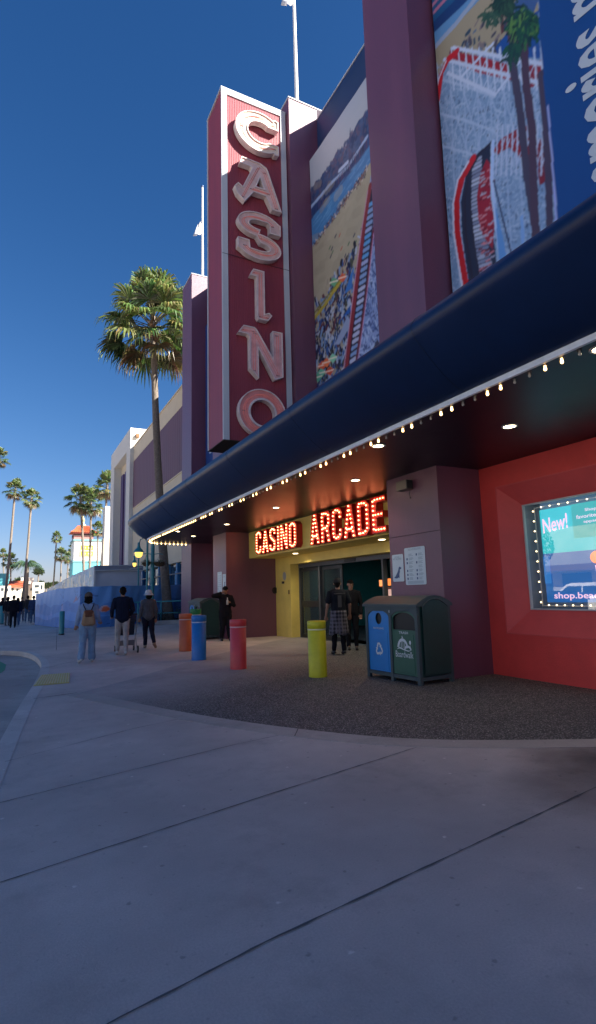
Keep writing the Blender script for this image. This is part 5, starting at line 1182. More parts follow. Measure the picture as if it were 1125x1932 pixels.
# two men in the doorway
g = onZ(646, 1236); J = std(1.80, .03, width=1.12); J.update(l_wr=(-.30, .06, .90), r_wr=(.30, .08, .92), look=(.35, 1, 0)); J['l_an'] = (-.13, .05, .085)
t_m = person('man seen from behind in a dark t-shirt with a checked shirt tied round his waist', (g.x, g.y+.1, .006), -R(18), J, cloth('dark_tee', (.013, .017, .026)), blk, shoe_b, bulk=1.12, long_sleeve=False, hair='short', hat=('cap', cloth('camo_cap', (.03, .035, .04))))
v, f = text_mb('ARCADE', .045, .26); mb = MB(); mb.add([(-.13+a, -.158, 1.46+b_*.8) for a, b_ in v], f); mb = MB(); mb.box((-.14, -.172, 1.43), (.14, -.168, 1.455)); mb.box((-.045, -.172, 1.12), (.045, -.168, 1.40)); mb.build('shirt_print', mat('faded_grey_print', (.08, .085, .09), .9), t_m)
# checked flannel round the waist (procedural plaid)
pl = bpy.data.materials.new('plaid_flannel'); pl.use_nodes = True; tr = pl.node_tree; pb_ = tr.nodes['Principled BSDF']; pb_.inputs['Roughness'].default_value = .9
tcn = tr.nodes.new('ShaderNodeTexCoord'); acc_ = None
for ax, sc_ in (('X', 13), ('Z', 11), ('Y', 13)):
    w_ = tr.nodes.new('ShaderNodeTexWave'); w_.wave_type = 'BANDS'; w_.bands_direction = ax; w_.inputs['Scale'].default_value = sc_/3.1; w_.inputs['Distortion'].default_value = .6; tr.links.new(tcn.outputs['Object'], w_.inputs[0])
    if acc_ is None: acc_ = w_.outputs['Fac']
    else:
        m_ = tr.nodes.new('ShaderNodeMath'); m_.operation = 'ADD'; tr.links.new(acc_, m_.inputs[0]); tr.links.new(w_.outputs['Fac'], m_.inputs[1]); acc_ = m_.outputs[0]
rr = tr.nodes.new('ShaderNodeValToRGB'); rr.color_ramp.elements[0].position = .25; rr.color_ramp.elements[0].color = (.008, .01, .02, 1); rr.color_ramp.elements[1].position = .85; rr.color_ramp.elements[1].color = (.13, .13, .17, 1)
dv = tr.nodes.new('ShaderNodeMath'); dv.operation = 'DIVIDE'; dv.inputs[1].default_value = 2.4; tr.links.new(acc_, dv.inputs[0]); tr.links.new(dv.outputs[0], rr.inputs[0]); tr.links.new(rr.outputs[0], pb_.inputs['Base Color'])
mb = MB(); n = 40; m_n = 14; vs = []
for j in range(m_n+1):
    z = 1.04-.56*j/m_n
    for i in range(n):
        a = -pi/2-R(125)+R(250)*i/(n-1); r = .165+.05*j/m_n+.012*sin(i*1.3)*(j/m_n)
        vs.append((r*1.15*cos(a), r*.95*sin(a), z+(.03*sin(i*.5) if j == m_n else 0)))
mb.add(vs, [(j*n+i, j*n+i+1, (j+1)*n+i+1, (j+1)*n+i) for j in range(m_n) for i in range(n-1)], 0, True)
o = mb.build('tied_flannel_shirt', pl, t_m); s_ = o.modifiers.new('s', 'SOLIDIFY'); s_.thickness = .012
g = onZ(674, 1229); J = std(1.78, .02, width=1.08); J.update(look=(-.55, .8, 0), r_wr=(.27, .16, .98), l_wr=(-.24, .05, .9))
J['look'] = (-.30, .95, -.05)
t_m2 = person('dark-haired man with glasses in a black jumper facing out beside the arcade door', (g.x+.1, g.y+.35, .006), pi-R(28), J, blk, blk, shoe_b, bulk=1.1, hair='short', sk=skin, face=True)
mb = MB(); hd = V3(J['head'])*1.0
lk = V3(J['look']).normalized(); sd = lk.cross(V3((0, 0, 1))).normalized()
for s_ in (-1, 1): mb.tube([hd+lk*.092+sd*s_*.032+sd*cos(a)*.024+V3((0, 0, .008+sin(a)*.018)) for a in [2*pi*i/12 for i in range(13)]], .0035, 5)
mb.tube([hd+lk*.094-sd*.01+V3((0, 0, .01)), hd+lk*.094+sd*.01+V3((0, 0, .01))], .003, 5); mb.build('glasses', black, t_m2)
# person in black leaning by the plum wall, hand raised to the cap
g = onZ(424, 1209); J = std(1.74, .02, width=1.08); J.update(look=(.25, .9, -.35))
J.update(r_el=(.42, .14, 1.46), r_wr=(.17, .24, 1.55), r_sh=(.19, .02, 1.44), l_el=(-.28, .05, 1.13), l_wr=(-.12, .22, 1.22), l_an=(-.12, .08, .085), r_an=(.13, -.02, .085))
J['look'] = (.15, .95, -.25)
t_k = person('person in baggy black clothes and cap with one arm raised to the face', (g.x+.05, g.y+.05, .003), pi-R(10), J, blk, blk, shoe_b, bulk=1.22, legw=1.25, coat_len=.16, hat=('cap', cloth('black', (.01, .011, .016))), face=True)
bt = thing('bottle', (g.x+.05, g.y+.05, .003), pi-R(10), 'small pale bottle held in front of the person in black by the wall', 'bottle')
mb = MB(); mb.lathe((-.02, .30, 1.16), [(0, 0), (.034, .004), (.036, .12), (.030, .15), (.014, .175), (.014, .205)], 14); mb.build('vessel', mat('pale_plastic', (.5, .5, .48), .3), bt)
mb = MB(); mb.lathe((-.02, .30, 1.365), [(.016, 0), (.016, .025), (0, .027)], 12); mb.build('cap', white_paint, bt)
# crowd by the covered kiosk
crowd = 'people gathered at the far left beside the blue hoarding'
for (px, py, h, rz, top, bot, lab, kw) in (
    (13, 1181, 1.70, -.3, blk, cloth('grey_trousers', (.10, .095, .09)), 'person in a black top and grey trousers, leftmost of the far crowd', dict(hair='bob')),
    (24, 1185, 1.74, .1, blk, blk, 'tall person all in black, nearest of the far crowd', dict(hair='short', bulk=1.2)),
    (32, 1182, 1.62, .4, nvy, denim2, 'person in dark blue jeans just right of the one all in black in the crowd', dict(hair='bob')),
    (40, 1174, 1.66, 2.8, blk, cloth('mid_jeans', (.07, .09, .14)), 'small distant person in dark clothes and white shoes in the middle of the crowd', dict(hair='short')),
    (51, 1175, 1.75, -.2, cloth('dark_grey', (.03, .03, .035)), denim2, 'person in a dark grey top behind the one in the blue jacket', dict(hair='short')),
    (62, 1178, 1.72, 0., cloth('blue_jacket', (.035, .06, .14)), denim2, 'person in a blue jacket and jeans, rightmost of the far crowd', dict(hair='short', bulk=1.15)),
    (3, 1172, 1.70, .8, blk, nvy, 'person cut by the left picture edge behind the teal bollard', dict(hair='long')),
):
    g = onZ(px, py); J = std(h, random.uniform(-.08, .08)); person(lab, (g.x, g.y, .003), rz, J, top, bot, shoe_w if 'white' in lab or 'blue' in lab else shoe_b, group=crowd, vox=.02, **kw)
# stroller
g = onZ(231, 1222); g = Vector((g.x-.16, 15.95, 0))
sr = thing('stroller', (g.x, g.y, .003), F0, 'grey folding baby stroller pushed ahead of the man in the navy jumper', 'stroller')
al = mat('aluminium_tube', (.35, .36, .38), .35, metal=.6); sc_f = cloth('stroller_fabric', (.03, .035, .055))
for s_ in (-1, 1):
    mb = MB(); mb.tube([(s_*.24, -.42, 1.03), (s_*.25, -.36, .98), (s_*.25, -.02, .42), (s_*.24, .36, .12)], .014, 8); mb.build('side_tube', al, sr)
    mb = MB(); mb.tube([(s_*.24, -.38, .12), (s_*.25, .10, .62)], .013, 8); mb.build('rear_leg', al, sr)
for x, y, r in ((-.27, -.38, .095), (.27, -.38, .095), (-.25, .38, .08), (.25, .38, .08)):
    mb = MB(); mb.tube([(x-.018, y, r), (x+.018, y, r)], [r, r], 18); wv = mb.build('wheel', black, sr)
    mb = MB(); mb.tube([(x-.021, y, r), (x+.021, y, r)], [r*.5, r*.5], 12); mb.build('hub', al, wv)
mb = MB(); mb.tube([(-.24, -.42, 1.03), (0, -.45, 1.04), (.24, -.42, 1.03)], .017, 8); mb.build('handle', black, sr)
mb = MB(); mb.box((-.2, -.1, .46), (.2, .2, .5), bev=.015); mb.add([(-.2, -.12, .48), (.2, -.12, .48), (.2, -.26, .9), (-.2, -.26, .9)], [(0, 1, 2, 3)]); mb.build('seat', sc_f, sr)
mb = MB(); mb.box((-.2, -.28, .2), (.2, .12, .23)); mb.box((-.2, -.28, .23), (-.18, .12, .32)); mb.box((.18, -.28, .23), (.2, .12, .32)); mb.box((-.18, -.3, .23), (.18, -.28, .34)); mb.build('basket', mat('basket_mesh_grey', (.16, .16, .18), .8), sr)
mb = MB(); vs = []
for i in range(9):
    a = R(10+i*18)
    for j in range(7): x = -.23+.46*j/6; vs.append((x, -.02-.26*cos(a), .78+.30*sin(a)*(1-.06*abs(j-3))))
mb.add(vs, [(i*7+j, i*7+j+1, i*7+j+8, i*7+j+7) for i in range(8) for j in range(6)], 0, True); mb.build('canopy_hood', sc_f, sr)

# ================================================================== PALMS
def lc(c, j=.15):
    k = random.uniform(1-j, 1+j); return tuple(v*k for v in c)
GREENS = [(.045, .075, .028), (.065, .10, .03), (.10, .14, .04), (.11, .145, .045), (.16, .175, .06), (.04, .07, .03)]
def fan_crown(seed, R_=2.6, nf=46, nl=22, droop=1.0, dead=.15, rl=1.0):
    """fan-palm crown around the origin (trunk top): petioles with pleated round fans"""
    rs = random.Random(seed); mb = MB()
    for k in range(nf):
        f = (k+.5)/nf; az = k*2.39996+rs.uniform(-.25, .25)
        el = 80-128*f**1.25*droop+rs.uniform(-9, 9)                       # from upright to hanging
        pl_ = R_*rs.uniform(.40, .66)*(1 if el > -20 else .8); er = R(el)
        d = Vector((cos(az)*cos(er), sin(az)*cos(er), sin(er)))
        p0 = Vector((0, 0, -.9*f*R_/2.6)); p1 = p0+d*pl_*.55; p2 = p0+d*pl_+Vector((0, 0, -.16*R_*pl_/R_*(1-abs(sin(er)))))
        isdead = f > 1-dead
        base = (.13, .095, .045) if isdead else GREENS[min(5, int(rs.random()*6))]
        if not isdead and f < .2: base = (.09, .13, .035)
        mb.tube([p0, p1, p2], [.028*R_/2.6, .02*R_/2.6, .014*R_/2.6], 4, cap=False, c=(.14, .13, .05) if not isdead else (.12, .08, .04))
        dd = (p2-p1).normalized(); side = dd.cross(Vector((0, 0, 1))); side = side.normalized() if side.length > .05 else Vector((cos(az+1.57), sin(az+1.57), 0))
        nrm = side.cross(dd).normalized(); roll_ = rs.uniform(-.5, .5); side = (side*cos(roll_)+nrm*sin(roll_)).normalized(); nrm = side.cross(dd).normalized()
        L_ = R_*rs.uniform(.36, .46)*rl
        for j in range(nl):
            a = R(-118+236*(j+.5)/nl)+rs.uniform(-.03, .03); l_ = L_*(1-.25*abs(a)/2.1)*rs.uniform(.85, 1.08); hw = L_*.5*math.tan(R(236/nl/2))*1.12
            u = dd*cos(a)+side*sin(a); w_ = side*cos(a)-dd*sin(a)
            cup = nrm*(.10*L_); g = Vector((0, 0, -1))
            m1 = p2+u*l_*.5+cup*.6; m2 = p2+u*l_*.8+g*l_*.10+cup*.3; tip = p2+u*l_*.93+g*l_*rs.uniform(.22, .5)
            c = tuple(v*rs.uniform(.75, 1.3) for v in base)
            ctip = tuple(min(1, v*1.5) for v in c)  # tips lightened: sunlight put into the leaf colour
            fold = nrm*hw*.55*(1 if j % 2 else -1)
            mb.add([p2, m1-w_*hw+fold, m1+w_*hw-fold, m2-w_*hw*.55, m2+w_*hw*.55, tip], [(0, 1, 2)], 0, False, c)
            o = len(mb.v)-6; mb.f.append([o+1, o+3, o+4, o+2]); mb.mi.append(0); mb.sm.append(False); mb.c.append(c)
            mb.f.append([o+3, o+5, o+4]); mb.mi.append(0); mb.sm.append(False); mb.c.append(ctip)
    return mb
def fan_palm(base, top, Rc, r0, r1, label, group, mesh=None, seed=1, nf=46, nl=22, lean=0., skirt=False, droop=.93, rl=1.):
    t = thing('fan_palm', tuple(base), 0, label, 'palm tree', group)
    b_ = Vector((0, 0, 0)); tp = Vector(top)-Vector(base); pts = []; rad = []; n = 14
    for i in range(n+1):
        f = i/n; p = tp*f; bow = sin(pi*f)*lean; p = p+Vector((bow, 0, 0)); pts.append(p); rad.append((r0+(r1-r0)*f**.7)*(1+.02*sin(i*2.3))*(1.25 if i == 0 else 1))
    mb = MB(); mb.tube(pts, rad, 14)
    for i in range(0, int(tp.length/.22)):                       # leaf-scar rings
        pass
    mb.build('trunk', trunkm, t)
    if mesh is None:
        cm = fan_crown(seed, Rc, nf, nl, droop, dead=.06, rl=rl); cr = cm.build('crown', leafm, t); cr.location = tp
    else:
        cr = bpy.data.objects.new('crown', mesh); col.objects.link(cr); cr.parent = t; cr.location = tp; s_ = Rc/2.6; cr.scale = (s_, s_, s_); cr.rotation_euler = (0, 0, random.uniform(0, 6.28))
    if skirt:
        mb = MB()
        for k in range(70):
            a = random.uniform(0, 6.28); z = tp.z-.2-random.random()*Rc*.55; r_ = r1*.9; q = Vector((tp.x*z/tp.z+cos(a)*r_, tp.y*z/tp.z+sin(a)*r_, z)); e = q+Vector((cos(a)*.28, sin(a)*.28, .22)); wv = Vector((-sin(a), cos(a), 0))*.06
            mb.add([q-wv, q+wv, e+wv*.6, e-wv*.6], [(0, 1, 2, 3)], 0, False, lc((.17, .10, .06), .4))
        mb.build('leaf_bases', leafm, t)
    return t
# main palm in front of the cream building
pbase = onZ(318, 1176); pbase = Vector((7.86, 31.4, 0)); ptop = onY(289, 598, 31.4)
mp_ = fan_palm((7.86, 31.4, 0), ptop, 3.5, .29, .17, 'tall fan palm with a big ragged crown, left of the plum building', None, seed=19, nf=58, nl=24, lean=-.15, skirt=True, rl=1.05)
far = [fan_crown(s_, 2.6, 40, 15, d_) for s_, d_ in ((21, 1.0), (22, 1.12), (23, .95))]
farm = []
for i, m_ in enumerate(far):
    o = m_.build('crown', leafm); farm.append(o.data); bpy.data.objects.remove(o)
pg_ = 'fan palms along the street in the distance'
for (cx, cy, rpx, bx, Y, k, lab) in (
    (29, 922, 17, 8, 70, 0, 'tallest slim fan palm of the pair at the far left, the left one'),
    (60, 938, 16, 42, 72, 1, 'slim fan palm to the right of the tallest one at the far left'),
    (107, 1013, 10, 98, 108, 2, 'small slender distant palm standing alone in the open sky'),
    (116, 1046, 12, 112, 116, 0, 'small distant palm, left of the low pair beside the tower'),
    (129, 1051, 9.5, 124, 122, 1, 'smaller distant palm, right of the low pair beside the tower'),
    (152, 938, 25, 160, 90, 1, 'full-crowned palm in front of the red-roofed tower, the left of two'),
    (172, 948, 23, 166, 94, 0, 'full-crowned palm in front of the red-roofed tower, the right of two'),
    (203, 915, 24, 184, 86, 2, 'leaning palm half hidden by the white framed building'),
    (185, 998, 13, 181, 92, 2, 'short palm between the tower and the white framed building'),
    (-2, 862, 17, -22, 62, 0, 'palm crown poking in at the left picture edge'),
    (6, 1043, 7.5, 9, 112, 0, 'tiny distant palm at the far left behind the tall trunks'),
    (20, 1056, 13, 20, 105, 1, 'small bushy palm above the white building at the far left'),
    (137, 1034, 8, 136, 130, 2, 'tiny palm directly left of the tower'),
    (137, 1078, 8, 137, 126, 0, 'low small palm at the foot of the tower'),
):
    tp = onY(cx, cy, Y); bb = onY(bx, 1128, Y); bb.z = 0; depth = (tp-camo.location).dot(fwd) if False else (Vector(tp)-Vector((0, 0, CAMH))).dot(fwd)
    Rc = rpx*depth/FPX*1.4
    fan_palm(tuple(bb), tuple(tp), Rc, max(.16, Rc*.085), max(.11, Rc*.055), lab, pg_, mesh=farm[k], lean=Rc*.04)
# arching feather palm
tp = onY(52, 1066, 84); t = thing('feather_palm', (tp.x, tp.y, 0), 0, 'wide feather palm with arching blue-green fronds over the white buildings', 'palm tree')
mb = MB(); mb.tube([(0, 0, 0), (0, 0, tp.z)], [.3, .22], 10); mb.build('trunk', trunkm, t)
mb = MB()
for k in range(30):
    az = k*2.4; el = R(random.uniform(15, 75)); L_ = random.uniform(2.1, 2.8); P_ = []
    for i in range(9):
        f = i/8; P_.append(Vector((cos(az)*cos(el)*L_*f, sin(az)*cos(el)*L_*f, tp.z+sin(el)*L_*f-1.9*f*f)))
    c = lc(random.choice([(.05, .12, .08), (.08, .15, .09), (.07, .11, .04)]))
    mb.tube(P_, .02, 4, cap=False, c=c)
    for i in range(1, 9):
        d = (P_[i]-P_[i-1]).normalized(); s_ = d.cross(Vector((0, 0, 1))).normalized()
        for sg in (-1, 1):
            for q in (0, .5):
                b_ = P_[i-1].lerp(P_[i], q); e = b_+s_*sg*.42*(1-.5*i/8)+Vector((0, 0, -.35))+d*.15; mb.add([b_, b_+d*.09, e], [(0, 1, 2)], 0, False, c)
mb.build('crown', leafm, t)

# ================================================================== CREAM BUILDING WITH PURPLE PANEL
XE = 9.2
cb = thing('cream_building', (XE, 38, 0), 0, 'cream stucco building with a dark purple ribbed panel beyond the arcade', 'building')
zt = onX(343, 731, XE).z; zp1 = onX(343, 767, XE).z-.05; zp0 = onX(342, 890, XE).z; yE = onX(250, 862, XE).y
mb = MB(); mb.box((XE, 23.9, 3.6), (26, 53.2, zt)); mb.box((XE+.4, 23.9, 0), (26, 53.2, 3.6)); wpart(mb, 'wall', cream, cb)
mb = ribbed(24.2, yE, zp0, zp1, lambda u, v, d: (XE-.03-d, u, v), pitch=.55, dep=.016); wpart(mb, 'purple_panel', purple_panel, cb)
mb = MB(); mb.box((XE-.05, 24.1, zp1), (XE-.002, yE+.1, zp1+.10)); mb.box((XE-.05, yE, zp0-.08), (XE-.002, yE+.12, zp1-.002)); mb.box((XE-.05, 24.1, zp0-.09), (XE-.002, yE-.002, zp0-.002)); wpart(mb, 'panel_frame', cream, cb)
mb = MB(); mb.box((XE-.06, 23.95, zt), (XE+.3, 53, zt+.10)); wpart(mb, 'coping', cream, cb)
# storefront with blue posts, rails and orange panels
sf_ = mat('shop_dark_glass', (.02, .05, .08), .1, spec=.8)
mb = MB(); mb.box((XE+.25, 24, .9), (XE+.39, 50, 3.5)); wpart(mb, 'shop_window', sf_, cb)
for i, y in enumerate((25.2, 26.9, 28.7, 30.6, 32.6, 34.8, 37.2, 39.8, 42.6, 45.6)):
    mb = MB(); mb.box((XE+.05, y, 0), (XE+.24, y+.34, 3.6)); wpart(mb, 'post', mat('shop_blue', (.02, .16, .36), .5, var=.1), cb)
    mb = MB(); mb.box((XE+.12, y+.40, .0), (XE+.24, y+1.3, .95)); wpart(mb, 'low_panel', mat('shop_orange', (.45, .13, .03), .6, var=.1) if i % 2 == 0 else mat('shop_ochre', (.32, .20, .05), .6, var=.1), cb)
    cc = random.choice([(.10, .35, .55), (.45, .12, .06), (.25, .45, .60), (.05, .25, .5)])
    mb = MB(); mb.box((XE+.20, y+.5, 1.3), (XE+.245, y+1.2, 3.1)); wpart(mb, 'poster', mat('shop_poster_%d' % i, cc, .5, var=.5, vscale=4), cb)
for z in (1.2, 2.85):
    mb = MB(); mb.box((XE-.02, 24.3, z), (XE+.04, 47, z+.07)); wpart(mb, 'cross_rail', greymetal, cb)
# white framed bay
wf = thing('white_framed_bay', (8.85, 56, 0), 0, 'tall white framed building bay with dark purple vertical stripes at its left end', 'building')
Y0 = onX(243, 1000, 8.85).y; Y1 = onX(208, 960, 8.85).y; Zt = onX(241, 815, 8.85).z
Ya = onX(236, 1000, 8.85).y; Yb = onX(214, 960, 8.85).y; Zi = onX(236, 857, 8.85).z
mb = MB(); mb.prism([[(Y0, 0), (Y1, 0), (Y1, Zt), (Y0, Zt)], [(Ya, 1), (Yb, 1), (Yb, Zi), (Ya, Zi)]], FX(8.85), -.9, 0, back=False); mb.box((9.76, Y0, 0), (16, Y1, Zt)); wpart(mb, 'frame', mat('white_stucco', (.60, .60, .56), .8, var=.05), wf)
mb = MB(); mb.box((9.6, Ya, 1), (9.75, Yb, Zi)); wpart(mb, 'recess_wall', cream, wf)
for i in range(3):
    y = Ya+(Yb-Ya)*(.08+i*.32); mb = MB(); mb.box((9.45, y, 1), (9.59, y+(Yb-Ya)*.19, Zi-1)); wpart(mb, 'stripe', mat('deep_purple', (.05, .015, .11), .5), wf)
mb = MB(); mb.box((9.3, Y0-.30, Zt-.9), (9.6, Y0-.02, Zt-.6)); wpart(mb, 'wall_lamp', mat('rust_box', (.2, .10, .04), .7), wf)
p0_ = onY(199, 955, 74); t = thing('low_wing_building', (p0_.x, 74, 0), 0, 'low white wing with a cream base behind the white framed bay', 'building')
mb = MB(); mb.box((p0_.x, 74, p0_.z-4.2), (p0_.x+8, 76, p0_.z)); wpart(mb, 'upper_wall', mat('chalk_paint', (.5, .5, .48), .7), t); mb = MB(); mb.box((p0_.x-.1, 73.9, 0), (p0_.x+8, 76, p0_.z-4.21)); wpart(mb, 'base', cream, t)

# ================================================================== RED-ROOFED TOWER
YT = 104
def QX(x, y): p = onY(x, y, YT); return p.x
def QZ(x, y): return onY(x, y, YT).z
tw = thing('red_roofed_tower', (QX(165, 1040), YT+3, 0), 0, 'white square tower with a red tiled hip roof and a yellow sign', 'tower')
x0, x1 = QX(140, 1040), QX(192, 1040); z1, z0 = QZ(165, 1021), QZ(165, 1057)
mb = MB(); mb.box((x0, YT, z0), (x1, YT+6, z1)); wpart(mb, 'upper_body', white_paint, tw)
mb = MB(); mb.box((x0-.1, YT-.1, 0), (x1+.1, YT+6, z0-.4)); wpart(mb, 'base', mat('aqua_paint', (.10, .42, .48), .6), tw)
mb = MB(); mb.box((x0-.2, YT-.2, z0-.4), (x1+.2, YT+6.1, z0)); mb.box((x0-.2, YT-.2, z1), (x1+.3, YT+6.1, z1+.35)); wpart(mb, 'cornice', mat('grey_green', (.12, .25, .27), .6), tw)
xa, xb_ = QX(140.5, 1010), QX(177, 1010); zr = QZ(157, 1004); zk = QZ(157, 990)
mb = MB(); mb.box((xa, YT+.5, z1+.35), (xb_, YT+4.2, zr)); wpart(mb, 'lantern_room', mat('dusty_pink', (.45, .16, .15), .7), tw)
mb = MB(); mb.box((xa-.05, YT+.42, zr-.75), (xb_+.05, YT+4.25, zr-.3)); wpart(mb, 'louvre', mat('dark_brown', (.06, .03, .03), .7), tw)
mb = MB(); cx = (xa+xb_)/2; e = .6; ym = YT+2.35
A = [(xa-e, YT-.1, zr), (xb_+e, YT-.1, zr), (xb_+e, YT+4.8, zr), (xa-e, YT+4.8, zr)]; Bt = [(cx-.9, ym-.6, zk), (cx+.9, ym-.6, zk), (cx+.9, ym+.6, zk), (cx-.9, ym+.6, zk)]
mid = [tuple(Vector(a).lerp(Vector(b_), .5)-Vector((0, 0, .18))) for a, b_ in zip(A, Bt)]
mb.add(A+mid+Bt, [(0, 1, 5, 4), (1, 2, 6, 5), (2, 3, 7, 6), (3, 0, 4, 7), (4, 5, 9, 8), (5, 6, 10, 9), (6, 7, 11, 10), (7, 4, 8, 11), (8, 9, 10, 11), (3, 2, 1, 0)]); rf = wpart(mb, 'roof', mat('red_tile', (.48, .10, .04), .7, var=.2, vscale=3), tw)
mb = MB()
for i in range(15):
    f = i/14; a = Vector(A[0]).lerp(Vector(A[1]), f); m_ = Vector(mid[0]).lerp(Vector(mid[1]), f); b_ = Vector(Bt[0]).lerp(Vector(Bt[1]), f); mb.tube([a-Vector((0, .03, 0)), m_-Vector((0, .05, 0)), b_-Vector((0, .03, 0))], .07, 5)
wpart(mb, 'tile_ridges', mat('red_tile', (.48, .10, .04), .7), rf)
mb = MB(); mb.lathe((cx, ym, zk), [(.5, 0), (.5, .3), (.25, .4), (.25, 1.0), (.35, 1.05), (.05, 1.9), (0, 1.9)], 10); wpart(mb, 'finial', mat('straw_paint', (.5, .42, .2), .6), tw)
sx0, sx1, sz0, sz1 = QX(151.5, 1040), QX(177, 1040), QZ(164, 1050), QZ(164, 1028)
ys_ = mat('yellow_sign_paint', (.60, .55, .06), .6)
mb = MB(); mb.box((sx0, YT-.16, sz0), (sx1, YT-.02, sz1)); sg = wpart(mb, 'sign_board', mat('pale_yellow', (.66, .64, .32), .6), tw)
mb = MB()
for r_ in range(2):
    for i in range(4):
        a = sx0+.15+(sx1-sx0-.3)*i/4; z = sz0+.15+(1-r_)*(sz1-sz0)*.5
        mb.box((a, YT-.2, z), (a+.5, YT-.165, z+.18)); mb.box((a, YT-.2, z+.55), (a+.5, YT-.165, z+.73)); mb.box((a, YT-.2, z+.19), (a+.14, YT-.165, z+.54))
        if i % 2: mb.box((a+.36, YT-.2, z+.19), (a+.5, YT-.165, z+.54))
wpart(mb, 'sign_lettering', mat('olive_paint', (.30, .30, .02), .6), sg)

# ================================================================== LOW WHITE BUILDINGS, HILL
def lowb(x0p, x1p, ytop, Y, m, lab, roof=None, wins=(), dp=8, name='low_building'):
    a = onY(x0p, ytop, Y); b_ = onY(x1p, ytop, Y); t = thing(name, ((a.x+b_.x)/2, Y+dp/2, 0), 0, lab, 'building', None)
    mb = MB(); mb.box((a.x, Y, 0), (b_.x, Y+dp, a.z)); wpart(mb, 'wall', m, t)
    if roof:
        mb = MB(); mb.add([(a.x-.3, Y-.5, a.z-.1), (b_.x+.3, Y-.5, a.z-.1), (b_.x+.3, Y+dp*.5, a.z+roof), (a.x-.3, Y+dp*.5, a.z+roof), (a.x-.3, Y+dp+.5, a.z), (b_.x+.3, Y+dp+.5, a.z)], [(0, 1, 2, 3), (3, 2, 5, 4), (0, 3, 4), (1, 5, 2)]); wpart(mb, 'roof', mat('red_tile', (.48, .10, .04), .7), t)
    for (px, py, w_, h_) in wins:
        c = onY(px, py, Y); s_ = Y/FPX*.93; mb = MB(); mb.box((c.x-w_*s_/2, Y-.05, c.z-h_*s_/2), (c.x+w_*s_/2, Y-.005, c.z+h_*s_/2)); wpart(mb, 'window', mat('far_window', (.04, .05, .06), .3), t)
    return t
ws = mat('white_far_stucco', (.62, .59, .52), .85, var=.06, vscale=.5)
lowb(-30, 21, 1106, 92, ws, 'long low white building at the far left edge', wins=((5, 1112, 4, 5), (14, 1113, 3, 5)))
lowb(-20, 18, 1082, 106, mat('aqua_paint', (.10, .42, .48), .6), 'aqua-painted building at the far left behind the white one')
lowb(20, 41, 1107, 96, ws, 'white building with a low red tiled roof between two tall palm trunks', roof=1.0, wins=((24, 1112, 3, 5), (33, 1113, 3, 4)))
lowb(40, 64, 1090, 100, ws, 'taller white building with dark awnings left of the blue hoarding', wins=((54, 1103, 5, 2.5), (48, 1112, 3, 5), (59, 1112, 3, 4)))
lowb(62, 84, 1099, 98, ws, 'low white building with a double window just left of the blue hoarding', wins=((70, 1106, 7, 4.5), (79, 1108, 3, 8), (70, 1117, 6, 4)))
mb = MB(); nh = 60; vs = []
for i in range(nh+1):
    x = -120+i*4.6; z = 6.5+5*sin(i*.21)+2*sin(i*.7+1)+.8*sin(i*2.1)
    vs += [(x, 330, -1), (x, 370, max(2, z)), (x, 460, max(1, z*.6))]
mb.add(vs, [(i*3+j, i*3+3+j, i*3+4+j, i*3+1+j) for i in range(nh) for j in range(2)], 0, True)
struct(mb.build('hills', mat('hill_scrub', (.10, .10, .06), .95, var=.5, vscale=.12)))
# far trees on the horizon (individual dark crowns)
for i, (px, py, r) in enumerate(((38, 1098, 9), (73, 1078, 8), (78, 1100, 5), (94, 1103, 5), (104, 1102, 6), (120, 1104, 6), (88, 1105, 6), (30, 1100, 6))):
    Y = 135+i*4; c = onY(px, py, Y); rr_ = r*Y/FPX; t = thing('street_tree', (c.x, Y, 0), 0, ['rounded dark green tree', 'bushy olive tree', 'small dark tree', 'low green tree', 'wider green tree', 'tree beside the tower', 'low olive shrub tree', 'dark tree at the far left'][i]+' on the horizon, '+['behind the white buildings', 'above the low white building', 'just right of the white buildings', 'right of the white buildings under open sky', 'below the lone slender palm', 'left of the tower foot', 'touching the low white building', 'behind the two tall trunks'][i], 'tree', 'distant trees on the horizon')
    mb = MB()
    for k in range(420):
        v = Vector((random.gauss(0, 1), random.gauss(0, 1), random.gauss(0, 1))).normalized()*rr_*random.uniform(.55, 1.05)*(1+.25*sin(k)); v.z *= .8; s_ = rr_*.16
        p = Vector((0, 0, c.z))+v; a = Vector((random.uniform(-1, 1), random.uniform(-1, 1), random.uniform(-1, 1))).normalized()*s_; b_ = a.cross(Vector((random.random(), random.random(), .3))).normalized()*s_
        mb.add([p-a, p+b_, p+a, p-b_], [(0, 1, 2, 3)], 0, False, lc((.05, .075, .025), .5))
    mb.build('crown', leafm, t); mb = MB(); mb.tube([(0, 0, 0), (0, 0, c.z)], [.25, .12], 7); mb.build('trunk', trunkm, t)

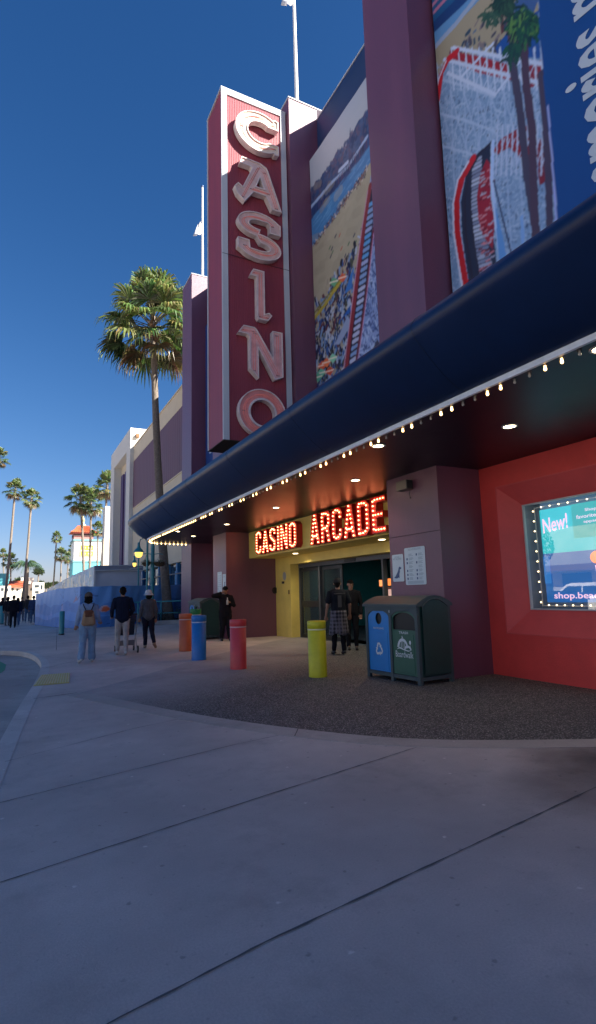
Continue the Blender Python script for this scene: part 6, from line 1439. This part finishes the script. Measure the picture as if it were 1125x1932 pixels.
# ================================================================== KIOSK + BLUE HOARDING
k0 = onY(178, 1066, 40); k1 = onY(267, 1068, 40)
ks = thing('kiosk', ((k0.x+k1.x)/2, 42, 0), 0, 'grey boxy covered kiosk with a curved silver roof edge behind the blue hoarding', 'kiosk')
mb = MB(); mb.box((k0.x+.1, 40, 0), (k1.x, 43, k0.z-.42)); wpart(mb, 'wall', mat('kiosk_mural_grey', (.38, .42, .50), .6, var=.10, vscale=.6), ks)
mb = MB(); mb.box((k0.x, 39.85, k0.z-.40), (k1.x+.1, 43.1, k0.z-.05), bev=.03); wpart(mb, 'roof', mat('kiosk_roof', (.16, .20, .28), .35), ks)
mb = MB(); mb.tube([(k0.x-.02, 39.82, k0.z-.40), ((k0.x+k1.x)/2, 39.80, k0.z-.36), (k1.x+.1, 39.82, k0.z-.40)], .04, 6); mb.tube([(k0.x+.6, 39.84, k0.z-.06), (k1.x-.5, 39.84, k0.z-.02), (k1.x, 39.83, k0.z-.18), (k1.x-.9, 39.83, k0.z-.30)], .03, 6); mb.box((k0.x-.02, 39.86, 0), (k0.x+.1, 39.98, k0.z-.4)); wpart(mb, 'silver_trim', trimw, ks)
# clear plastic side drape
cv = Canvas(0, 1, 0, 1, .02, (120, 150, 178)); rngd = random.Random(3)
for i in range(170):
    u = rngd.random(); v = rngd.random()*.8; cv.line([(u, v), (u+rngd.uniform(-.02, .02), v+rngd.uniform(.1, .35))], rngd.uniform(.015, .05), rngd.choice([(200, 198, 184), (168, 184, 190), (110, 142, 160), (96, 122, 140), (214, 206, 180), (130, 170, 190)]))
TA = onY(178, 1068, 40); TB = onY(136, 1086, 47); TC = onY(90, 1112, 56)
def drape(u, v):
    p = (TA.lerp(TB, u/.55) if u < .55 else TB.lerp(TC, (u-.55)/.45)); return (p.x-.03*sin(u*40), p.y, p.z*v)
t = thing('plastic_drape', (TB.x, TB.y, 0), 0, 'crinkled translucent plastic sheet sloping down from the left end of the kiosk', 'plastic sheet')
o = wcan(cv, 'sheet', drape, mat_attr('crinkled_plastic', .25, .6, bump=.9), t); s_ = o.modifiers.new('s', 'SOLIDIFY'); s_.thickness = .01
# hoarding
Bp = [onZ(66, 1180), onZ(104, 1184), onZ(150, 1187), onZ(208, 1183), onZ(262, 1177), onZ(345, 1170)]
Tz = [onY(66, 1121, Bp[0].y).z, onY(90, 1112, Bp[1].y).z, onY(150, 1107, Bp[2].y).z, onY(208, 1106, Bp[3].y).z, onY(262, 1105, Bp[4].y).z, onY(345, 1103, Bp[5].y).z]
L_ = [0]
for a, b_ in zip(Bp[:-1], Bp[1:]): L_.append(L_[-1]+(b_-a).length)
cv = Canvas(0, L_[-1], 0, 1, .035, (38, 82, 150)); cv.vs = np.linspace(0, 1, 60); cv.us = np.linspace(0, L_[-1], 260); cv.nu = 260; cv.nv = 60; cv.U, cv.V = np.meshgrid(cv.us, cv.vs); cv.C = np.zeros(cv.U.shape+(3,)); cv.C[:] = lin((98, 150, 205))
LT = L_[-1]
wv_ = [(LT*i/30, .60+.05*sin(i*.7)+.04*sin(i*1.9)) for i in range(31)]
cv.poly([(0, .0)]+wv_+[(LT, 0)], (78, 130, 192)); wv_ = [(LT*i/30, .36+.06*sin(i*.55+2)) for i in range(31)]; cv.poly([(0, 0)]+wv_+[(LT, 0)], (86, 140, 202)); wv_ = [(LT*i/30, .22+.05*sin(i*.8+1)) for i in range(31)]; cv.poly([(0, 0)]+wv_+[(LT, 0)], (72, 122, 184))
def HU(px):
    xs = [66, 104, 150, 208, 262, 345]; return float(np.interp(px, xs, L_))
cv.poly([(HU(183), .40), (HU(190), .52), (HU(200), .54), (HU(208), .44), (HU(203), .38), (HU(192), .36)], (178, 160, 168)); cv.poly([(HU(189), .40), (HU(194), .50), (HU(203), .49), (HU(207), .42), (HU(198), .37)], (196, 96, 66))
cv.poly([(HU(114.5), .38), (HU(117), .62), (HU(119.5), .60), (HU(120), .40)], (120, 140, 190)); cv.poly([(HU(95), .30), (HU(97), .42), (HU(99), .30)], (110, 146, 205)); cv.poly([(HU(89), .18), (HU(90.5), .30), (HU(92), .18)], (120, 150, 205))
cv.poly([(HU(138), .62), (HU(143), .80), (HU(141), .86), (HU(146), .70)], (150, 130, 160)); cv.line([(HU(150), 0), (HU(150), 1)], .05, (60, 100, 165))
for i in range(40):
    u = rngd.random()*LT; v = rngd.random(); cv.line([(u, v), (u+rngd.uniform(-.4, .4), v+rngd.uniform(-.3, .3))], .03, rngd.choice([(70, 116, 184), (30, 64, 128)]), .6)
def hoard(u, v):
    i = max(0, min(4, int(np.searchsorted(L_, u, side='right'))-1)); f = (u-L_[i])/(L_[i+1]-L_[i]); f = min(1, max(0, f)); p = Bp[i].lerp(Bp[i+1], f); z = Tz[i]+(Tz[i+1]-Tz[i])*f
    w_ = .035*sin(u*3.1+v*4)+.025*sin(u*7.7-v*6)+.06*(1-v)*sin(u*1.3)
    return (p.x, p.y+w_, .02+z*v*(1-.012*abs(sin(u*2.2))))
t = thing('hoarding', tuple(Bp[2]), 0, 'long blue printed vinyl hoarding with wave and fish artwork wrapped round the works', 'hoarding')
o = wcan(cv, 'vinyl_sheet', hoard, mat_attr('hoarding_vinyl', .45, .5, bump=.35), t); s_ = o.modifiers.new('s', 'SOLIDIFY'); s_.thickness = .015; s_.offset = 1
mb = MB()
for a, z in zip(Bp, Tz): mb.tube([(a.x+.05, a.y+.12, 0), (a.x+.05, a.y+.12, z-.03)], .03, 6)
wpart(mb, 'support_posts', greymetal, t)
for i, (px, py) in enumerate(((57+15, 1177), (82+15, 1179))):
    g = onZ(px, py); t = thing('sandbag', (g.x, g.y-.4, .003), .3*i, ['white sandbag at the foot of the hoarding, nearer the crowd', 'white star-shaped sandbag at the foot of the hoarding, nearer the lone bollard'][i], 'sandbag', 'sandbags along the hoarding')
    capsules([((-.35, -.1, .05), .055, (.3, .1, .06), .06), ((-.1, .25, .05), .05, (.2, -.25, .05), .05), ((0, 0, .08), .08, (.05, .02, .12), .07)], .03, 2, 'bag', whitec, t)

# ================================================================== RAILING, PLANTER, LAMP, BASKETS
pl0 = onZ(262, 1178); pl1 = onZ(352, 1174)
t = thing('planter', (7.8, 31.8, 0), 0, 'low concrete-edged planting bed round the big palm behind the teal railing', 'planter')
mb = MB(); mb.prism([[(6.35, 30.2), (9.3, 29.6), (9.3, 34.5), (6.5, 35)], [(6.55, 30.4), (9.1, 29.85), (9.1, 34.3), (6.7, 34.8)]], lambda u, v, d: (u, v, d), .0, .20, back=False); wpart(mb, 'kerb_edge', m_kerb, t)
mb = MB(); mb.prism([[(6.55, 30.4), (9.1, 29.85), (9.1, 34.3), (6.7, 34.8)]], lambda u, v, d: (u, v, d), .02, .15, back=False); wpart(mb, 'soil', mat('dark_soil', (.03, .024, .018), .95), t)
for i, (x, y, h) in enumerate(((6.9, 30.7, .55), (7.4, 30.6, .45), (8.3, 30.4, .62), (8.8, 30.5, .5), (7.0, 31.9, .6), (8.6, 31.6, .7))):
    t2 = thing('low_shrub', (x, y, .15), 0, 'leafy dark low shrub in the planting bed, '+['front left corner', 'front, beside the left corner shrub', 'front, right of the palm trunk', 'front right corner', 'rear left', 'rear right and tallest'][i], 'shrub', 'shrubs in the planting bed')
    mb = MB()
    for k in range(260):
        a = random.uniform(0, 6.28); r = random.random()**.5*.38; z = random.uniform(.02, h); p = Vector((cos(a)*r, sin(a)*r, z)); d = Vector((cos(a), sin(a), random.uniform(-.3, .9))).normalized()*.10; w_ = d.cross(Vector((0, 0, 1))).normalized()*.025
        mb.add([p, p+d*.5+w_, p+d, p+d*.5-w_], [(0, 1, 2, 3)], 0, False, lc(random.choice([(.02, .05, .02), (.03, .07, .03), (.015, .035, .02)])))
    mb.build('foliage', leafm, t2); mb = MB(); mb.tube([(0, 0, -.02), (0, 0, h*.6)], [.02, .008], 5); mb.build('stem', trunkm, t2)
fa = onZ(260, 1179); fb = onZ(346, 1175)
t = thing('teal_railing', tuple((fa+fb)/2), 0, 'teal two-bar pedestrian railing in front of the big palm', 'railing')
zt1 = onY(300, 1135, (fa.y+fb.y)/2).z; zt2 = onY(300, 1157, (fa.y+fb.y)/2).z; lt_teal = mat('light_teal_paint', (.06, .38, .42), .4)
pa = [fa+Vector((-.1, 3.2, 0)), fa, fb]
mb = MB(); mb.tube([p+Vector((0, 0, zt1)) for p in pa], .035, 8); wpart(mb, 'top_bar', lt_teal, t)
mb = MB(); mb.tube([p+Vector((0, 0, zt2)) for p in pa], .032, 8); wpart(mb, 'middle_bar', lt_teal, t)
for p in (pa[0], fa, fa+Vector((.35, .0, 0)), fa.lerp(fb, .5), fb): mb = MB(); mb.tube([p, p+Vector((0, 0, zt1))], .032, 8); wpart(mb, 'post', lt_teal, t)
# tall teal pole with two flower baskets
g = Vector((6.35, 29.6, 0)); x_ = onY(288, 1080, 29.6).x; zt_ = onY(288, 1020, 29.6).z+.6
t = thing('teal_pole', (x_, 29.6, 0), 0, 'thick teal post carrying two hanging flower baskets', 'post')
mb = MB(); mb.tube([(0, 0, 0), (0, 0, zt_)], .10, 14); mb.lathe((0, 0, 0), [(.16, 0), (.16, .3), (.11, .36)], 14); mb.build('shaft', teal, t)
mb = MB(); zb_ = onY(288, 1050, 29.6).z; mb.tube([(-.55, 0, zb_+.12), (-.3, 0, zb_+.16), (0, 0, zb_+.10), (.3, 0, zb_+.16), (.55, 0, zb_+.12)], .02, 6); mb.build('bracket', teal, t)
for sx, lab in ((-.34, 'left'), (.36, 'right')):
    t2 = thing('flower_basket', (x_+sx, 29.55, zb_-.55), 0, 'brown hanging basket of flowers on the '+lab+' side of the teal post', 'flower basket', 'flower baskets on the teal post')
    rb = .23 if sx < 0 else .34
    mb = MB(); mb.lathe((0, 0, 0), [(0, 0), (rb*.6, .04), (rb*.95, .16), (rb, .24)], 16); mb.build('basket', mat('coir', (.10, .06, .035), .95, bump=.6, bscale=30), t2)
    mb = MB()
    for k in range(240):
        a = random.uniform(0, 6.28); r = random.random()**.5*rb*1.15; z = .22+random.random()*.16-.2*(r/rb)**2*.5; p = Vector((cos(a)*r, sin(a)*r, z)); d = Vector((cos(a)*.7, sin(a)*.7, random.uniform(-.4, .8))).normalized()*.08; w_ = d.cross(Vector((0, 0, 1))).normalized()*.025
        c = random.choice([(.03, .07, .02), (.05, .09, .03), (.02, .05, .02), (.5, .06, .12), (.5, .42, .42)]) if k % 5 == 0 else lc((.03, .065, .02))
        mb.add([p, p+d*.5+w_, p+d, p+d*.5-w_], [(0, 1, 2, 3)], 0, False, c)
    mb.build('flowers', leafm, t2)
    mb = MB()
    for a in (0, 2.1, 4.2): mb.tube([(cos(a)*rb*.95, sin(a)*rb*.95, .23), (0, 0, .66)], .006, 4)
    mb.build('chains', greymetal, t2)
def lamp(px, py, Y, w_px, lab):
    c = onY(px, py, Y); s_ = w_px*Y/FPX*.97; t = thing('street_lamp', (c.x, Y, 0), 0, lab, 'street lamp', 'teal street lamps beyond the canopy')
    z = c.z
    mb = MB(); mb.tube([(s_*.95, 0, 0), (s_*.95, 0, z+.55)], .05, 8); mb.tube([(s_*.95, 0, z+.5), (s_*.6, 0, z+.72), (s_*.15, 0, z+.62), (0, 0, z+.36)], .025, 6); mb.lathe((s_*.95, 0, 0), [(.12, 0), (.12, .4), (.06, .5)], 10); mb.build('post', teal, t)
    mb = MB(); mb.lathe((0, 0, z), [(s_*.55, 0), (s_*.55, .03), (s_*.42, .12), (s_*.2, .22), (.06, .34), (.06, .48)], 18); mb.build('shade', teal, t)
    mb = MB(); mb.lathe((0, 0, z), [(s_*.44, -.005), (s_*.40, -.15), (s_*.25, -.24), (0, -.27)], 16); mb.build('globe', mat('amber_globe', (.8, .5, .12), .3, emit=(.9, .55, .10), estr=.6), t)
lamp(262, 1042, 27.5, 17, 'teal street lamp with a lit amber globe under the canopy end')
lamp(254, 1062, 38, 8, 'small farther teal lamp, behind and below the amber-lit one')

# ================================================================== OTHER SIDE OF THE STREET (behind the viewer's left, seen in the shop window)
def car(x, y, rz, paint, label, van=True):
    t = thing('parked_car', (x, y, -.13), rz, label, 'car', 'cars parked across the street')
    H_ = 1.75 if van else 1.45
    up_ = [(-2.4, .35), (-2.42, .75), (-2.25, 1.0), (-1.25, 1.10), (-.55, H_-.08), (-.2, H_), (1.5, H_), (2.0, H_-.15), (2.35, 1.15), (2.42, .7), (2.38, .35), (1.95, .33)]+[(1.5+.38*cos(R(a)), .34+.38*sin(R(a))) for a in range(0, 181, 20)]+[(-1.5+.38*cos(R(a)), .34+.38*sin(R(a))) for a in range(0, 181, 20)]+[(-1.95, .33)]
    mb = MB(); mb.prism([up_], lambda u, v, d: (d*(1-.16*max(0, (v-1.05))/(H_-1.05)), u, v), -.92, .92); o = mb.build('body', paint, t)
    bv = o.modifiers.new('b', 'BEVEL'); bv.width = .05; bv.segments = 3; bv.limit_method = 'ANGLE'
    gl_ = mat('car_glass', (.015, .02, .025), .05, spec=.9)
    for s_ in (-1, 1):
        for a, b_, c_, d_ in ((-1.05, -.45, .35, .35), (.42, .42, 1.3, 1.3), (1.38, 1.38, 1.95, 2.12)):
            mb = MB(); mb.prism([[(a, 1.12), (d_, 1.12), (c_, H_-.16), (b_, H_-.16)]], lambda u, v, d: (s_*(.925-.147*max(0, v-1.05)/(H_-1.05)+d), u, v), -.01, .006); mb.build('side_window', gl_, t)
        for yw in (-1.5, 1.5):
            mb = MB(); mb.tube([(s_*.72, yw, .33), (s_*.93, yw, .33)], .33, 24); w_ = mb.build('wheel', mat('tyre', (.015, .015, .015), .8), t)
            mb = MB(); mb.tube([(s_*.90, yw, .33), (s_*.94, yw, .33)], .2, 14); mb.build('rim', al, w_)
        mb = MB(); mb.box((s_*.55-.14, -2.44, .68), (s_*.55+.14, -2.38, .82), bev=.02); mb.build('headlight', trimw, t)
    mb = MB(); mb.add([(-.72, -1.18, 1.15), (.72, -1.18, 1.15), (.66, -.58, H_-.12), (-.66, -.58, H_-.12)], [(0, 1, 2, 3)]); mb.build('windscreen', gl_, t)
wpaint = mat('white_car_paint', (.75, .75, .74), .25, spec=.6, coat=.5)
car(-10.6, 18.6, pi, wpaint, 'white people carrier parked across the street, reflected in the shop window')
car(-10.4, 11.8, pi, mat('silver_car_paint', (.35, .36, .38), .3, metal=.4, coat=.4), 'silver car parked behind the white people carrier', False)
car(-10.5, 25.6, pi, mat('dark_car_paint', (.03, .035, .05), .3, coat=.4), 'dark blue car parked ahead of the white people carrier', False)
t = thing('shop_building', (-30, 30, 0), 0, 'low cream shop building across the street with a brown awning', 'building')
mb = MB(); mb.box((-40, -45, -.1), (-26, 52, 6.4)); wpart(mb, 'wall', mat('weathered_grey_stucco', (.40, .39, .37), .85, var=.2, vscale=.4), t)
mb = MB(); mb.box((-26, -40, 2.7), (-24.6, 51, 3.2)); wpart(mb, 'awning', mat('brown_awning', (.14, .08, .05), .8), t)
for i in range(-14, 8): mb = MB(); mb.box((-25.99, 21.5+i*3.7, .6), (-25.93, 24.2+i*3.7, 2.5)); wpart(mb, 'window', sf_, t)
t = thing('street_tree', (-17, 27, -.1), 0, 'leafy street tree across the road, behind the parked cars', 'tree')
mb = MB(); mb.tube([(0, 0, 0), (.1, 0, 2.4), (.3, .2, 3.6)], [.18, .13, .07], 8); mb.build('trunk', trunkm, t); mb = MB()
for k in range(2200):
    v = Vector((random.gauss(0, 1), random.gauss(0, 1), random.gauss(0, .8))); v = v/max(1, v.length/1.6)*1.0; p = Vector((.2, .1, 4.4))+v; a = Vector((random.uniform(-1, 1), random.uniform(-1, 1), random.uniform(-1, 1))).normalized()*.12; b_ = a.cross(Vector((.3, .5, random.random()))).normalized()*.06
    mb.add([p-a, p+b_, p+a, p-b_], [(0, 1, 2, 3)], 0, False, lc((.05, .08, .03), .4))
mb.build('crown', leafm, t)
